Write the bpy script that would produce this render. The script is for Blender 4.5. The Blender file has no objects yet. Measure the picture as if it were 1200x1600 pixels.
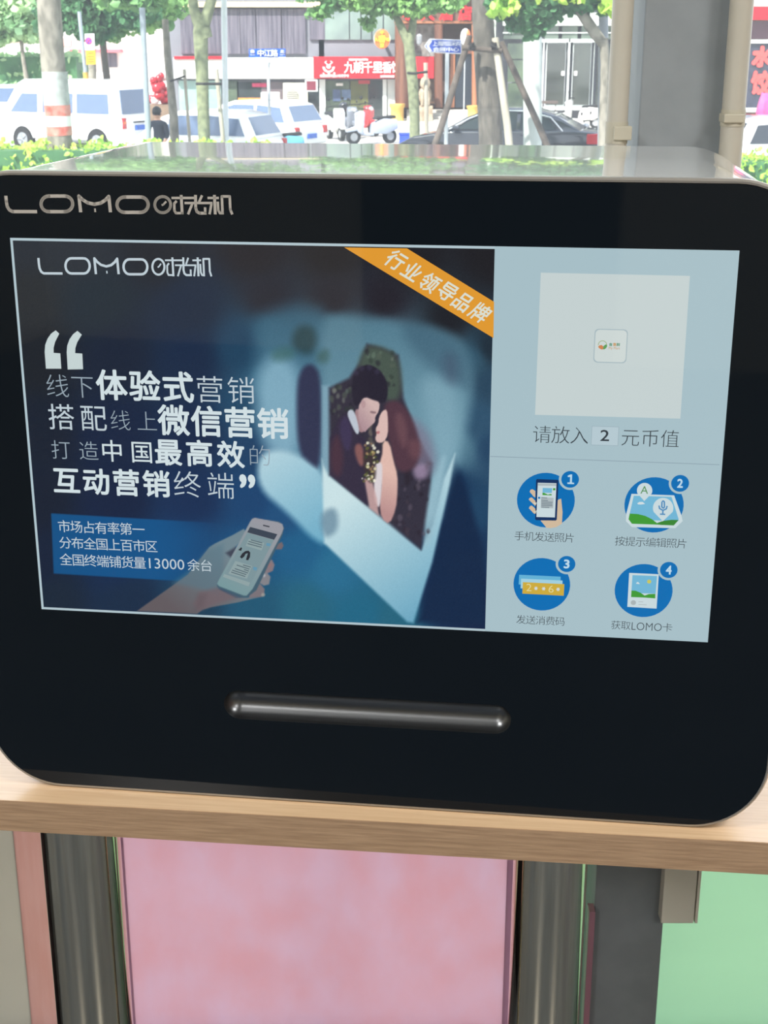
import bpy, bmesh, math, random
import numpy as np
from mathutils import Vector, Matrix
random.seed(7); RNG = np.random.default_rng(7)
C = bpy.context.scene.collection
SC = bpy.context.scene
PI = math.pi

# ------------------------------------------------------------------ camera
F = 2181.5; PITCH = 0.326647; CAMZ = 1.45
FWD = Vector((0, math.cos(PITCH), -math.sin(PITCH))); UP = Vector((0, math.sin(PITCH), math.cos(PITCH))); RT = Vector((1, 0, 0))
cam_d = bpy.data.cameras.new('camera'); cam = bpy.data.objects.new('camera', cam_d); C.objects.link(cam)
cam.matrix_world = Matrix(((1, 0, 0, 0), (0, UP.y, -FWD.y, 0), (0, UP.z, -FWD.z, CAMZ), (0, 0, 0, 1)))
cam_d.sensor_fit = 'HORIZONTAL'; cam_d.sensor_width = 36; cam_d.lens = F / 1200 * 36
cam_d.clip_start = .02; cam_d.clip_end = 400
cam_d.dof.use_dof = True; cam_d.dof.focus_distance = 1.06; cam_d.dof.aperture_fstop = 55
SC.camera = cam

# ------------------------------------------------------------------ light and exposure
SC.view_settings.view_transform = 'Standard'; SC.view_settings.look = 'None'
SC.view_settings.exposure = 0.0; SC.view_settings.gamma = 1.0; SC.view_settings.use_curve_mapping = False
w = bpy.data.worlds.new('sky'); SC.world = w; w.use_nodes = True
bg = w.node_tree.nodes['Background']; bg.inputs[1].default_value = 2.3
tc = w.node_tree.nodes.new('ShaderNodeTexCoord'); sx = w.node_tree.nodes.new('ShaderNodeSeparateXYZ')
rp = w.node_tree.nodes.new('ShaderNodeValToRGB')
w.node_tree.links.new(tc.outputs['Generated'], sx.inputs[0]); w.node_tree.links.new(sx.outputs[2], rp.inputs[0])
w.node_tree.links.new(rp.outputs[0], bg.inputs[0])
rp.color_ramp.elements[0].color = (.93, .96, 1, 1); rp.color_ramp.elements[1].color = (.62, .76, 1, 1)
sun_d = bpy.data.lights.new('sun', 'SUN'); sun_d.energy = 10.5; sun_d.angle = math.radians(1.5); sun_d.color = (1, .96, .9)
sun = bpy.data.objects.new('sun', sun_d); C.objects.link(sun); sun.location = (-20, -20, 40)
sun.rotation_euler = Vector((.45, .62, -.85)).to_track_quat('-Z', 'Y').to_euler()
LAMP_W = 52.0     # each ceiling panel lamp of the shop

# ------------------------------------------------------------------ helpers
def at(px, py, Y):
    """point of the place seen at photo pixel (px,py), Y metres in front of the camera"""
    d = FWD + RT * ((px - 600) / F) - UP * ((py - 800) / F)
    d = d * (Y / d.y)
    return Vector((d.x, d.y, d.z + CAMZ))
def mpp(Y): return Y / 1.05 / F

def lin(c): return tuple(((v/255)/12.92 if v/255 <= .04045 else ((v/255+.055)/1.055)**2.4) for v in c[:3])
MATS = {}
def mat(name, col, rough=.6, metal=0, spec=.5, var=.12, scale=6, bump=0, stretch=None, col2=None, detail=4, coat=0):
    if name in MATS: return MATS[name]
    m = bpy.data.materials.new(name); m.use_nodes = True; nt = m.node_tree; b = nt.nodes['Principled BSDF']
    b.inputs['Roughness'].default_value = rough; b.inputs['Metallic'].default_value = metal
    b.inputs['Specular IOR Level'].default_value = spec; b.inputs['Coat Weight'].default_value = coat
    c1 = lin(col); c2 = lin(col2) if col2 else tuple(max(0, v*(1-var*2)) for v in c1)
    t = nt.nodes.new('ShaderNodeTexCoord'); mp = nt.nodes.new('ShaderNodeMapping'); n = nt.nodes.new('ShaderNodeTexNoise')
    r = nt.nodes.new('ShaderNodeValToRGB')
    nt.links.new(t.outputs['Object'], mp.inputs[0]); nt.links.new(mp.outputs[0], n.inputs[0])
    if stretch: mp.inputs['Scale'].default_value = stretch
    n.inputs['Scale'].default_value = scale; n.inputs['Detail'].default_value = detail
    r.color_ramp.elements[0].position = .35; r.color_ramp.elements[1].position = .65
    r.color_ramp.elements[0].color = (*c2, 1); r.color_ramp.elements[1].color = (*c1, 1)
    nt.links.new(n.outputs[0], r.inputs[0]); nt.links.new(r.outputs[0], b.inputs['Base Color'])
    if bump:
        bp = nt.nodes.new('ShaderNodeBump'); bp.inputs['Strength'].default_value = bump; bp.inputs['Distance'].default_value = .01
        nt.links.new(n.outputs[0], bp.inputs['Height']); nt.links.new(bp.outputs[0], b.inputs['Normal'])
    MATS[name] = m; return m
def lit(name, col, strength=1.0, attr=None, rough=.03):
    """a lit display pixel area: emits its own colour under glossy cover glass"""
    if name in MATS: return MATS[name]
    m = bpy.data.materials.new(name); m.use_nodes = True; nt = m.node_tree; b = nt.nodes['Principled BSDF']
    b.inputs['Base Color'].default_value = (.004, .004, .005, 1); b.inputs['Roughness'].default_value = rough
    b.inputs['Emission Strength'].default_value = strength
    if attr:
        a = nt.nodes.new('ShaderNodeAttribute'); a.attribute_name = attr; nt.links.new(a.outputs['Color'], b.inputs['Emission Color'])
    else: b.inputs['Emission Color'].default_value = (*lin(col), 1)
    MATS[name] = m; return m

WM = {}
def reg(o, M, parent=None):
    WM[o.name] = M
    return o
class MB:
    def __init__(s): s.v = []; s.f = []
    def add(s, vs, fs):
        k = len(s.v); s.v += [tuple(v) for v in vs]; s.f += [tuple(i + k for i in f) for f in fs]; return s
    def box(s, a, b):
        x0, y0, z0 = a; x1, y1, z1 = b
        if x0 > x1: x0, x1 = x1, x0
        if y0 > y1: y0, y1 = y1, y0
        if z0 > z1: z0, z1 = z1, z0
        return s.add([(x0,y0,z0),(x1,y0,z0),(x1,y1,z0),(x0,y1,z0),(x0,y0,z1),(x1,y0,z1),(x1,y1,z1),(x0,y1,z1)],
                     [(0,3,2,1),(4,5,6,7),(0,1,5,4),(1,2,6,5),(2,3,7,6),(3,0,4,7)])
    def tube(s, pts, rads, n=12, cap=True):
        pts = [Vector(p) for p in pts]
        if not hasattr(rads, '__len__'): rads = [rads]*len(pts)
        vs = []; up = None
        for i, p in enumerate(pts):
            t = (pts[min(i+1, len(pts)-1)] - pts[max(i-1, 0)]).normalized()
            if up is None: up = Vector((1,0,0)) if abs(t.x) < .9 else Vector((0,1,0))
            a = (up - t*up.dot(t)).normalized(); b = t.cross(a); up = a
            for k in range(n):
                th = 2*PI*k/n; vs.append(p + (a*math.cos(th) + b*math.sin(th))*rads[i])
        fs = []
        for i in range(len(pts)-1):
            for k in range(n): fs.append((i*n+k, i*n+(k+1)%n, (i+1)*n+(k+1)%n, (i+1)*n+k))
        if cap: fs += [tuple(range(n-1,-1,-1)), tuple((len(pts)-1)*n+k for k in range(n))]
        return s.add(vs, fs)
    def ball(s, c, r, nu=12, nv=8, jit=0):
        if not hasattr(r, '__len__'): r = (r, r, r)
        c = Vector(c); vs = [c + Vector((0,0,-r[2]))]
        for j in range(1, nv):
            ph = -PI/2 + PI*j/nv
            for k in range(nu):
                th = 2*PI*k/nu; q = 1 + (random.uniform(-jit, jit) if jit else 0)
                vs.append(c + Vector((r[0]*math.cos(ph)*math.cos(th)*q, r[1]*math.cos(ph)*math.sin(th)*q, r[2]*math.sin(ph)*q)))
        vs.append(c + Vector((0,0,r[2]))); fs = []
        for k in range(nu): fs.append((0, 1+(k+1)%nu, 1+k))
        for j in range(nv-2):
            for k in range(nu): fs.append((1+j*nu+k, 1+j*nu+(k+1)%nu, 1+(j+1)*nu+(k+1)%nu, 1+(j+1)*nu+k))
        e = len(vs)-1; o = 1+(nv-2)*nu
        for k in range(nu): fs.append((o+k, o+(k+1)%nu, e))
        return s.add(vs, fs)
    def prism(s, poly, axis, lo, hi):
        """poly of 2D points extruded along axis: 'y' (x,z) / 'x' (y,z) / 'z' (x,y)"""
        n = len(poly)
        def p3(p, h): return {'y': (p[0], h, p[1]), 'x': (h, p[0], p[1]), 'z': (p[0], p[1], h)}[axis]
        vs = [p3(p, lo) for p in poly] + [p3(p, hi) for p in poly]
        fs = [tuple(range(n)), tuple(range(2*n-1, n-1, -1))] + [(i, n+i, n+(i+1)%n, (i+1)%n) for i in range(n)]
        return s.add(vs, fs)
    def build(s, name, m, parent=None, loc=None, rotz=0, smooth=False, world=False, bevel=0, seg=2):
        me = bpy.data.meshes.new(name)
        vs = s.v
        if world and parent is not None:
            inv = WM[parent.name].inverted(); vs = [tuple(inv @ Vector(v)) for v in vs]
        if world and parent is None and loc is not None:
            l = Vector(loc); vs = [tuple(Vector(v) - l) for v in vs]
        me.from_pydata(vs, [], s.f); me.update()
        bm = bmesh.new(); bm.from_mesh(me)
        bmesh.ops.recalc_face_normals(bm, faces=bm.faces)
        if bevel: bmesh.ops.bevel(bm, geom=list(bm.edges), offset=bevel, segments=seg, affect='EDGES', profile=.5, clamp_overlap=True)
        bm.to_mesh(me); bm.free()
        if smooth: me.polygons.foreach_set('use_smooth', [True]*len(me.polygons)); 
        if smooth == 'auto' or (smooth and smooth is not True): pass
        me.materials.append(m)
        o = bpy.data.objects.new(name, me); C.objects.link(o)
        if parent is not None: o.parent = parent; WM[o.name] = WM[parent.name].copy()
        else:
            o.location = loc or (0,0,0); o.rotation_euler = (0,0,rotz)
            WM[o.name] = Matrix.Translation(o.location) @ Matrix.Rotation(rotz, 4, 'Z')
        if smooth: 
            try: me.set_sharp_from_angle(angle=math.radians(40))
            except Exception: pass
        return o
def tag(o, label, cat, group=None):
    o['label'] = label; o['category'] = cat
    if group: o['group'] = group
    return o
def struct(o): o['kind'] = 'structure'; return o
def stuff(o): o['kind'] = 'stuff'; return o
def thing(name, label, cat, loc=(0,0,0), rotz=0, group=None, rot=None):
    o = bpy.data.objects.new(name, None); C.objects.link(o); o.empty_display_size = .05
    o.location = loc; o.rotation_euler = rot or (0,0,rotz)
    WM[o.name] = Matrix.Translation(Vector(loc)) @ (o.rotation_euler.to_matrix().to_4x4())
    return tag(o, label, cat, group)
def rrect(w, h, r, n=10, cx=0, cz=0):
    out = []
    for (sx_, sz_, a0) in ((1,1,0),(-1,1,PI/2),(-1,-1,PI),(1,-1,1.5*PI)):
        for k in range(n+1):
            a = a0 + PI/2*k/n; out.append((cx + sx_*(w-r) + r*math.cos(a), cz + sz_*(h-r) + r*math.sin(a)))
    return out

# ------------------------------------------------------------------ shop shell
m_floor = mat('floor tiles grey', (82,90,102), .25, var=.1, scale=3)
m_wall = mat('wall paint warm grey', (204,194,174), .8, var=.05, scale=2)
m_ceil = mat('ceiling paint white', (225,224,220), .9, var=.03)
m_dark = mat('dark reflection panel', (28,28,32), .5)
m_alu = mat('powder coated aluminium', (176,188,202), .35, .0, var=.05)
WY = 1.74      # window plane
struct(MB().box((-3.2,-4.5,-.2),(3.2,WY+.12,0)).build('floor', m_floor))
struct(MB().box((-3.3,-4.6,3.0),(3.3,WY+.9,3.25)).build('ceiling', m_ceil))
struct(MB().box((-3.3,-4.6,-.2),(-3.2,WY+.12,3)).build('wall_left', m_wall))
struct(MB().box((3.2,-4.6,-.2),(3.3,WY+.12,3)).build('wall_right', m_wall))
wb = struct(MB().box((-3.3,-4.6,-.2),(3.3,-4.5,3)).build('wall_back', m_wall))
# a dark reflection panel and others: unseen, added for the glass and legs to mirror
struct(MB().box((-1.5,-4.5,0),(-.3,-4.46,2.2)).build('reflect_panel_1', m_dark))
struct(MB().box((.9,-4.5,.0),(2.3,-4.44,1.1)).build('reflect_panel_4', mat('beige reflection panel', (175,158,130), .5)))
struct(MB().box((-3.2,-1.6,0),(-3.12,-.2,2.3)).build('reflect_panel_2', m_dark))
struct(MB().box((3.12,-1.2,0),(3.2,.1,2.2)).build('reflect_panel_3', mat('red brown reflection panel', (120,60,44), .5)))
struct(MB().box((3.14,-3.2,0),(3.2,-2.0,2.6)).build('reflect_panel_5', mat('beige reflection panel', (175,158,130), .5)))
# glazing
def glass_mat():
    m = bpy.data.materials.new('dusty window glass'); m.use_nodes = True; nt = m.node_tree
    for n in list(nt.nodes):
        if n.type != 'OUTPUT_MATERIAL': nt.nodes.remove(n)
    out = [n for n in nt.nodes if n.type == 'OUTPUT_MATERIAL'][0]
    tr = nt.nodes.new('ShaderNodeBsdfTransparent'); tr.inputs[0].default_value = (.95,.985,.97,1)
    gl = nt.nodes.new('ShaderNodeBsdfGlossy'); gl.inputs['Roughness'].default_value = .0; gl.inputs[0].default_value = (.9,.95,.95,1)
    fr = nt.nodes.new('ShaderNodeFresnel'); fr.inputs[0].default_value = 1.45
    du = nt.nodes.new('ShaderNodeBsdfTranslucent'); du.inputs[0].default_value = (.85,.9,.95,1)
    m1 = nt.nodes.new('ShaderNodeMixShader'); m1.inputs[0].default_value = .10
    m2 = nt.nodes.new('ShaderNodeMixShader')
    nt.links.new(tr.outputs[0], m1.inputs[1]); nt.links.new(du.outputs[0], m1.inputs[2])
    nt.links.new(fr.outputs[0], m2.inputs[0]); nt.links.new(m1.outputs[0], m2.inputs[1]); nt.links.new(gl.outputs[0], m2.inputs[2])
    nt.links.new(m2.outputs[0], out.inputs[0]); return m
m_glass = glass_mat()
xm0, xm1 = at(988,100,WY).x, at(1006,100,WY).x            # aluminium mullion
w1 = struct(MB().box((-3.2,WY-.02,0),(-3.12,WY+.05,3)).build('window_1', m_alu))
MB().box((-3.2,WY-.02,0),(3.2,WY+.05,.06)).build('frame_rail', m_alu, w1)
MB().box((-3.2,WY-.02,2.94),(3.2,WY+.05,3.0)).build('frame_rail', m_alu, w1)
mu = MB().box((xm0,WY-.025,.06),(xm1,WY+.05,2.94)).build('mullion', m_alu, w1)
MB().box((xm0+.0045,WY-.031,.06),(xm0+.0065,WY-.025,2.94)).build('mullion_rib', m_alu, mu)
MB().box((xm1-.004,WY-.034,.06),(xm1,WY-.025,2.94)).build('mullion_rib', m_alu, mu)
MB().box((xm0-.0035,WY-.012,.06),(xm0-.0002,WY+.002,2.94)).build('gap_strip', mat('gap and rubber black', (18,20,22), .7), w1)  # black strip standing in for the dark gap between pipe and mullion
MB().add([(-3.12,WY+.005,.06),(xm0-.001,WY+.005,.06),(xm0-.001,WY+.005,2.94),(-3.12,WY+.005,2.94)],[(0,1,2,3)]).build('pane', m_glass, w1)
MB().add([(xm1+.001,WY+.005,.06),(3.2,WY+.005,.06),(3.2,WY+.005,2.94),(xm1+.001,WY+.005,2.94)],[(0,1,2,3)]).build('pane', m_glass, w1)
# translucent green film on the lower right of the glazing
def film_mat(name, col, t=.5, col2=None, scale=3):
    if name in MATS: return MATS[name]
    m = bpy.data.materials.new(name); m.use_nodes = True; nt = m.node_tree; b = nt.nodes['Principled BSDF']
    out = [n for n in nt.nodes if n.type == 'OUTPUT_MATERIAL'][0]
    b.inputs['Roughness'].default_value = .5
    tx = nt.nodes.new('ShaderNodeTexNoise'); tx.inputs['Scale'].default_value = scale; tx.inputs['Detail'].default_value = 4; MATS[name] = m
    r = nt.nodes.new('ShaderNodeValToRGB'); c = lin(col)
    r.color_ramp.elements[0].position = .38; r.color_ramp.elements[1].position = .62; r.color_ramp.elements[0].color = (*(lin(col2) if col2 else [v*.93 for v in c]),1); r.color_ramp.elements[1].color = (*c,1)
    tl = nt.nodes.new('ShaderNodeBsdfTranslucent'); mx = nt.nodes.new('ShaderNodeMixShader'); mx.inputs[0].default_value = t
    nt.links.new(tx.outputs[0], r.inputs[0]); nt.links.new(r.outputs[0], b.inputs['Base Color']); nt.links.new(r.outputs[0], tl.inputs[0])
    nt.links.new(b.outputs[0], mx.inputs[1]); nt.links.new(tl.outputs[0], mx.inputs[2]); nt.links.new(mx.outputs[0], out.inputs[0]); return m
YFm = WY-.028
def film(name, x0, x1, m, label, dy=0):
    a, b_ = (at(x0,1340,YFm).x if x0 is not None else -3.1), (at(x1,1340,YFm).x if x1 is not None else 3.1)
    o = MB().box((a, YFm-dy, .0), (b_, YFm+.002-dy, .82)).build(name, m, w1); o['label'] = label; return o
film('green_film', 808, None, film_mat('green window film', (214,238,210), .85), 'pale green translucent film')
film('pink_film', 194, 793, film_mat('pink window film', (240,213,220), .82, (240,203,206), 7), 'pink translucent film with leaf-shade mottling in its colour')  # leaf-shade mottling is put into the film colour
film('mauve_strip', 120, 194, film_mat('mauve window film', (206,170,184), .62), 'darker mauve film edge', .001)
film('mauve_strip', 793, 808, film_mat('mauve window film', (0,0,0)), 'darker mauve film edge', .001)
film('salmon_film', 24, 118, film_mat('salmon window film', (232,200,190), .74, (228,192,180), 7), 'salmon translucent film')
film('beige_film', None, 24, film_mat('beige window film', (226,218,204), .7), 'beige grey translucent film')
# grey column, pipes
m_col = mat('grey painted column', (132,138,142), .55, var=.04, scale=30, detail=6, bump=.05)
YC = 1.62
c0, c1 = at(1006,50,YC).x, at(1141,50,YC).x
struct(MB().box((c0,YC,0),(c1,YC+.09,3.0)).build('trim_2', m_col, bevel=.002))
m_pipe = mat('beige plastic pipe', (181,176,164), .35, var=.03)
for (a, b_, ycl0, ycl1, side, lab) in ((957,991,196,218,1,'beige plastic pipe in front of the mullion, left of the grey column'),(1141,1178,177,191,-1,'beige plastic pipe at the right edge of the grey column')):
    yp = YC - .005 if side == 1 else YC - .02
    xa, xb = at(a,0,yp).x, at(b_,0,yp).x; r = (xb-xa)/2
    t = thing('drain_pipe', lab, 'pipe', ((xa+xb)/2, yp, 0))
    zb0 = 0 if side == 1 else .80
    MB().tube([(0,0,zb0),(0,0,3.0)], r, 24).build('pipe_body', m_pipe, t, smooth=True)
    zc = at(970,ycl0,yp).z; zd = at(970,ycl1,yp).z
    x0 = -r*.45 if side == 1 else -r*1.05; x1 = r*1.25 if side == 1 else r*.72
    MB().box((x0,-r-.003,zd),(x1,.01,zc)).build('pipe_clip', mat('beige clip', (186,180,162), .5), t, bevel=.0012)
    MB().tube([(0,0,zd-.004),(0,0,zc+.004)], r*1.06, 24).build('clip_ring', mat('beige clip', (186,180,162)), t, smooth=True)
# ceiling lamps (real lamps of the shop)
for i, (x, y) in enumerate(((-1.6,-.1),(1.6,-.1),(-1.6,-2.2),(1.6,-2.2))):
    t = thing('ceiling_lamp', ['square ceiling panel lamp, front left of the room','square ceiling panel lamp, front right of the room','square ceiling panel lamp, rear left of the room','square ceiling panel lamp, rear right of the room'][i], 'lamp', (x,y,3.0))
    MB().box((-.31,-.31,-.03),(.31,.31,0)).build('lamp_frame', m_alu, t)
    MB().box((-.28,-.28,-.034),(.28,.28,-.0305)).build('diffuser', lit('lamp diffuser', (255,248,236), 3.0, rough=.5), t)
    ld = bpy.data.lights.new('lamp_light', 'AREA'); ld.shape = 'SQUARE'; ld.size = .56; ld.energy = LAMP_W; ld.color = (1,.98,.95)
    lo = bpy.data.objects.new('lamp_light', ld); C.objects.link(lo); lo.location = (0,0,-.04); lo.parent = t

# ------------------------------------------------------------------ table
TZ = CAMZ - .60245                    # table top height
TROT = math.radians(-5.986)
m_wood = mat('light oak laminate', (220,188,150), .3, var=.1, scale=26, stretch=(.6,14,14), col2=(210,176,138), detail=8, coat=1)
m_wood.node_tree.nodes['Principled BSDF'].inputs['Coat Roughness'].default_value = .22
m_edge = mat('oak edge band', (170,141,112), .55, scale=22, stretch=(1,12,16), col2=(152,124,97), detail=10, bump=.1)
tb = thing('counter_table', 'light oak shelf table carrying the black touch screen machine', 'table', (0,.9938,0), TROT)
MB().box((-.95,.0008,TZ-.029),(1.0,.60,TZ)).build('table_top', m_wood, tb)
MB().box((-.95,0,TZ-.0288),(1.0,.0007,TZ-.0003)).build('edge_band', m_edge, tb)
m_chrome = mat('polished stainless steel', (226,214,188), .03, 1.0, var=.05, scale=40, stretch=(1,1,.05))
for (a, b_, yr) in ((60,184,1310),(803,918,1350)):
    Yl = 1.13 if a < 500 else 1.10
    P0, P1 = at(a,yr,Yl), at(b_,yr,Yl); r = (P1.x-P0.x)/2*.985; cx = (P0.x+P1.x)/2
    cl = WM[tb.name].inverted() @ Vector((cx, Yl+.01, 0))
    lg = MB().tube([(cl.x,cl.y,.0),(cl.x,cl.y,TZ-.0292)], r, 64).build('leg', m_chrome, tb, smooth=True)
    MB().tube([(cl.x,cl.y,0),(cl.x,cl.y,.012)], r*1.35, 32).build('foot_ring', m_chrome, lg, smooth=True)
m_mauve = mat('mauve panel edge', (165,118,132), .3)
# grey cover plate right of the column, mauve strip left of it
yk = 1.60
ck = thing('cover_plate', 'grey metal cover plate under the table right of the grey column', 'plate', (at(1066,1400,yk).x, yk, 0))
z0 = at(1066,1443,yk).z; xl, xr = at(1036,1400,yk).x-ck.location.x, at(1093,1400,yk).x-ck.location.x
m_plate = mat('light grey metal', (244,240,226), .5, var=.05)
MB().box((xl,0,z0),(xr-.005,.06,TZ-.05)).build('plate_body', m_plate, ck, bevel=.001)
MB().box((xr-.0035,-.001,z0+.001),(xr,.05,TZ-.05)).build('plate_flange', m_plate, ck)
o = MB().box((at(917,1500,yk).x,yk,0),(at(926,1500,yk).x,yk+.02,at(920,1425,yk).z)).build('mauve_strip', m_mauve); tag(o,'short mauve strip standing left of the dark column foot','strip')

# black cabinet, out of frame, added so its reflection darkens the steel leg
cb0 = thing('added_cabinet', 'unseen black cabinet left of the oak table, added for the steel leg to mirror', 'cabinet', (-.96,1.25,0))
m_cab = mat('black cabinet laminate', (20,20,23), .4)
MB().box((-.34,.012,.05),(.34,.38,.80)).build('body', m_cab, cb0, bevel=.003); MB().box((-.33,.03,0),(.33,.36,.05)).build('plinth', m_cab, cb0)
for s_ in (-1,1):
    d_ = MB().box((s_*.004,0,.06),(s_*.336,.0115,.79)).build('door', m_cab, cb0, bevel=.002); MB().box((s_*.03,-.018,.40),(s_*.042,0,.52)).build('handle', m_alu, d_)

# ------------------------------------------------------------------ machine
MZ = TZ; MROT = -.124572
SCX, SCY, SCZ = -.014764, 1.0165, CAMZ - .289455       # middle of the screen
SW, SH = .531, .2986875
mach = thing('photo_machine', 'black glass touch screen photo machine with a white body on the oak table', 'machine', (SCX,SCY,MZ), MROT)
ZS = SCZ - MZ                                          # screen centre above the table
_d = Vector((math.cos(MROT), math.sin(MROT), 0)); _n = Vector((-math.sin(MROT), math.cos(MROT), 0)); _c = Vector((SCX,SCY,SCZ-CAMZ))
def S(px, py):
    """photo pixel -> (x, z) on the machine's front glass, in the machine's own frame"""
    R = FWD + RT*((px-600)/F) - UP*((py-800)/F)
    P = R*(_c.dot(_n)/R.dot(_n)) - _c
    return (P.dot(_d), P.z + ZS)
m_black = mat('black cover glass', (17,23,29), .03, spec=.16, var=.02, scale=2)
m_rim = mat('satin silver rim', (172,166,158), .32, .6, var=.03)
m_body = mat('white gloss body', (232,232,228), .08, spec=.6, var=.02, scale=2, coat=.6)
ZM = (.198-.313)/2 + ZS; HH = (.198+.313)/2; HW = .322
def curve_mesh(name, loops, depth):
    cu = bpy.data.curves.new(name, 'CURVE'); cu.dimensions = '2D'; cu.fill_mode = 'BOTH'; cu.extrude = depth/2
    for L in loops:
        sp = cu.splines.new('POLY'); sp.points.add(len(L)-1)
        for i, p in enumerate(L): sp.points[i].co = (p[0], p[1], 0, 1)
        sp.use_cyclic_u = True
    ob = bpy.data.objects.new('tmp', cu); C.objects.link(ob)
    dg = bpy.context.evaluated_depsgraph_get(); dg.update()
    me = bpy.data.meshes.new_from_object(ob.evaluated_get(dg)); me.name = name
    bpy.data.objects.remove(ob); bpy.data.curves.remove(cu); return me
def link_mesh(name, me, m, parent):
    me.materials.clear(); me.materials.append(m); o = bpy.data.objects.new(name, me); C.objects.link(o); o.parent = parent
    WM[o.name] = WM[parent.name].copy(); return o
R90 = Matrix.Rotation(PI/2, 4, 'X')
SZc = (-.2138-.2374)/2 + ZS; SHh = .0128; SHw = .117
slot_loop = rrect(SHw, SHh, SHh-.0001, 10, 0, SZc)
me = curve_mesh('front_glass', [rrect(HW-.0034, HH-.0034, .0575, 14, 0, ZM), slot_loop[::-1]], .004)
me.transform(Matrix.Translation((0,.002,0)) @ R90)
front = link_mesh('front_glass', me, m_black, mach)
# rim and body: rounded-rectangle rings lofted in depth
def loft(rings, name, m, capfirst=True, caplast=True, n=14):
    b = MB(); vs = []; fs = []
    for (y, hw_, hh_, r, cz) in rings: vs += [(p[0], y, p[1]) for p in rrect(hw_, hh_, r, n, 0, cz)]
    N = 4*(n+1)
    for i in range(len(rings)-1):
        for k in range(N): fs.append((i*N+k, i*N+(k+1)%N, (i+1)*N+(k+1)%N, (i+1)*N+k))
    if capfirst: fs.append(tuple(range(N)))
    if caplast: fs.append(tuple((len(rings)-1)*N+k for k in range(N))[::-1])
    b.add(vs, fs); return b.build(name, m, mach, smooth=True)
loft([(.0042,HW-.0045,HH-.0045,.0565,ZM),(.0008,HW-.003,HH-.003,.058,ZM),(.0006,HW-.0015,HH-.0015,.0595,ZM),(.0022,HW,HH,.061,ZM),(.0105,HW,HH,.061,ZM),(.013,HW-.003,HH-.003,.059,ZM)], 'rim', m_rim, capfirst=False, caplast=False)
D = .375
loft([(.013,HW-.004,HH-.004,.060,ZM),(.017,HW-.0015,HH-.0015,.062,ZM),(.03,HW-.0015,HH-.0015,.064,ZM),(D-.03,HW-.004,HH-.0025,.064,ZM),(D-.008,HW-.007,HH-.005,.062,ZM),(D,HW-.016,HH-.014,.055,ZM)], 'body', m_body, capfirst=False)
for sx_ in (-.22,.22):
    for y in (.05,.30): MB().tube([(sx_,y,0),(sx_,y,.005)], .012, 16).build('rubber_foot', mat('gap and rubber black',(18,20,22)), mach)
# slot: scooped brushed metal tray
b = MB(); vs = []; fs = []; prof = [(.0,1.0)] + [(.0012+.0115*math.sin(q*PI/20), math.cos(q*PI/20)*.985) for q in range(10)]; n = 10; N = 4*(n+1)
for (y, k) in prof:
    hh_ = max(SHh*k,.0003); vs += [(p[0], y, p[1]) for p in rrect(SHw-(SHh-hh_), hh_, hh_*.98, n, 0, SZc)]
for i in range(len(prof)-1):
    for k in range(N): fs.append((i*N+k, i*N+(k+1)%N, (i+1)*N+(k+1)%N, (i+1)*N+k))
fs.append(tuple((len(prof)-1)*N+k for k in range(N))); b.add(vs, fs)
# carve the same scoop out of the rim/body fronts is not needed: they start behind it
slot = b.build('print_slot', mat('brushed grey metal', (118,120,122), .32, 1.0, var=.08, scale=30, stretch=(.1,1,1)), mach, smooth=True)

# display
YD = -.00012
def quadmesh(pts, y): return [(p[0], y, p[1]) for p in pts]
def inv_S_uv():
    pass
scr = MB().add(quadmesh([(-SW/2,ZS-SH/2),(SW/2,ZS-SH/2),(SW/2,ZS+SH/2),(-SW/2,ZS+SH/2)], YD), [(0,1,2,3)]).build('screen', lit('screen pale blue', (166,190,198)), mach)
LAYER = [0]
def flat(name, polys, m, layer, parent=scr):
    """polys: lists of (x,z) on the screen plane"""
    b = MB()
    for p in polys: b.add(quadmesh(p, YD - .00006*layer), [tuple(range(len(p)))])
    me = bpy.data.meshes.new(name); me.from_pydata(b.v, [], b.f); me.update()
    return link_mesh(name, me, m, parent)
def SP(pts, o=(0,0), s=1.0): return [S(o[0]+p[0]/s, o[1]+p[1]/s) for p in pts]
def circ(px, py, rpx, n=40, k=None):
    c = S(px,py); e = S(px+rpx,py); r = math.hypot(e[0]-c[0], e[1]-c[1])
    return [(c[0]+r*math.cos(2*PI*i/n), c[1]+r*math.sin(2*PI*i/n)) for i in range(n)]
def strokes(lines, wd):
    """polylines (screen plane) -> flat capsule quads"""
    out = []
    for L, ww in lines:
        ww = ww or wd
        for i in range(len(L)-1):
            a = Vector(L[i]); c = Vector(L[i+1]); t = (c-a)
            if t.length < 1e-9: continue
            t.normalize(); nn = Vector((-t.y, t.x))*ww/2
            out.append([tuple(a+nn), tuple(a-nn), tuple(c-nn), tuple(c+nn)])
        for p in L[1:-1]: out.append([(p[0]+ww/2*math.cos(q*PI/5), p[1]+ww/2*math.sin(q*PI/5)) for q in range(10)])
    return out
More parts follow.
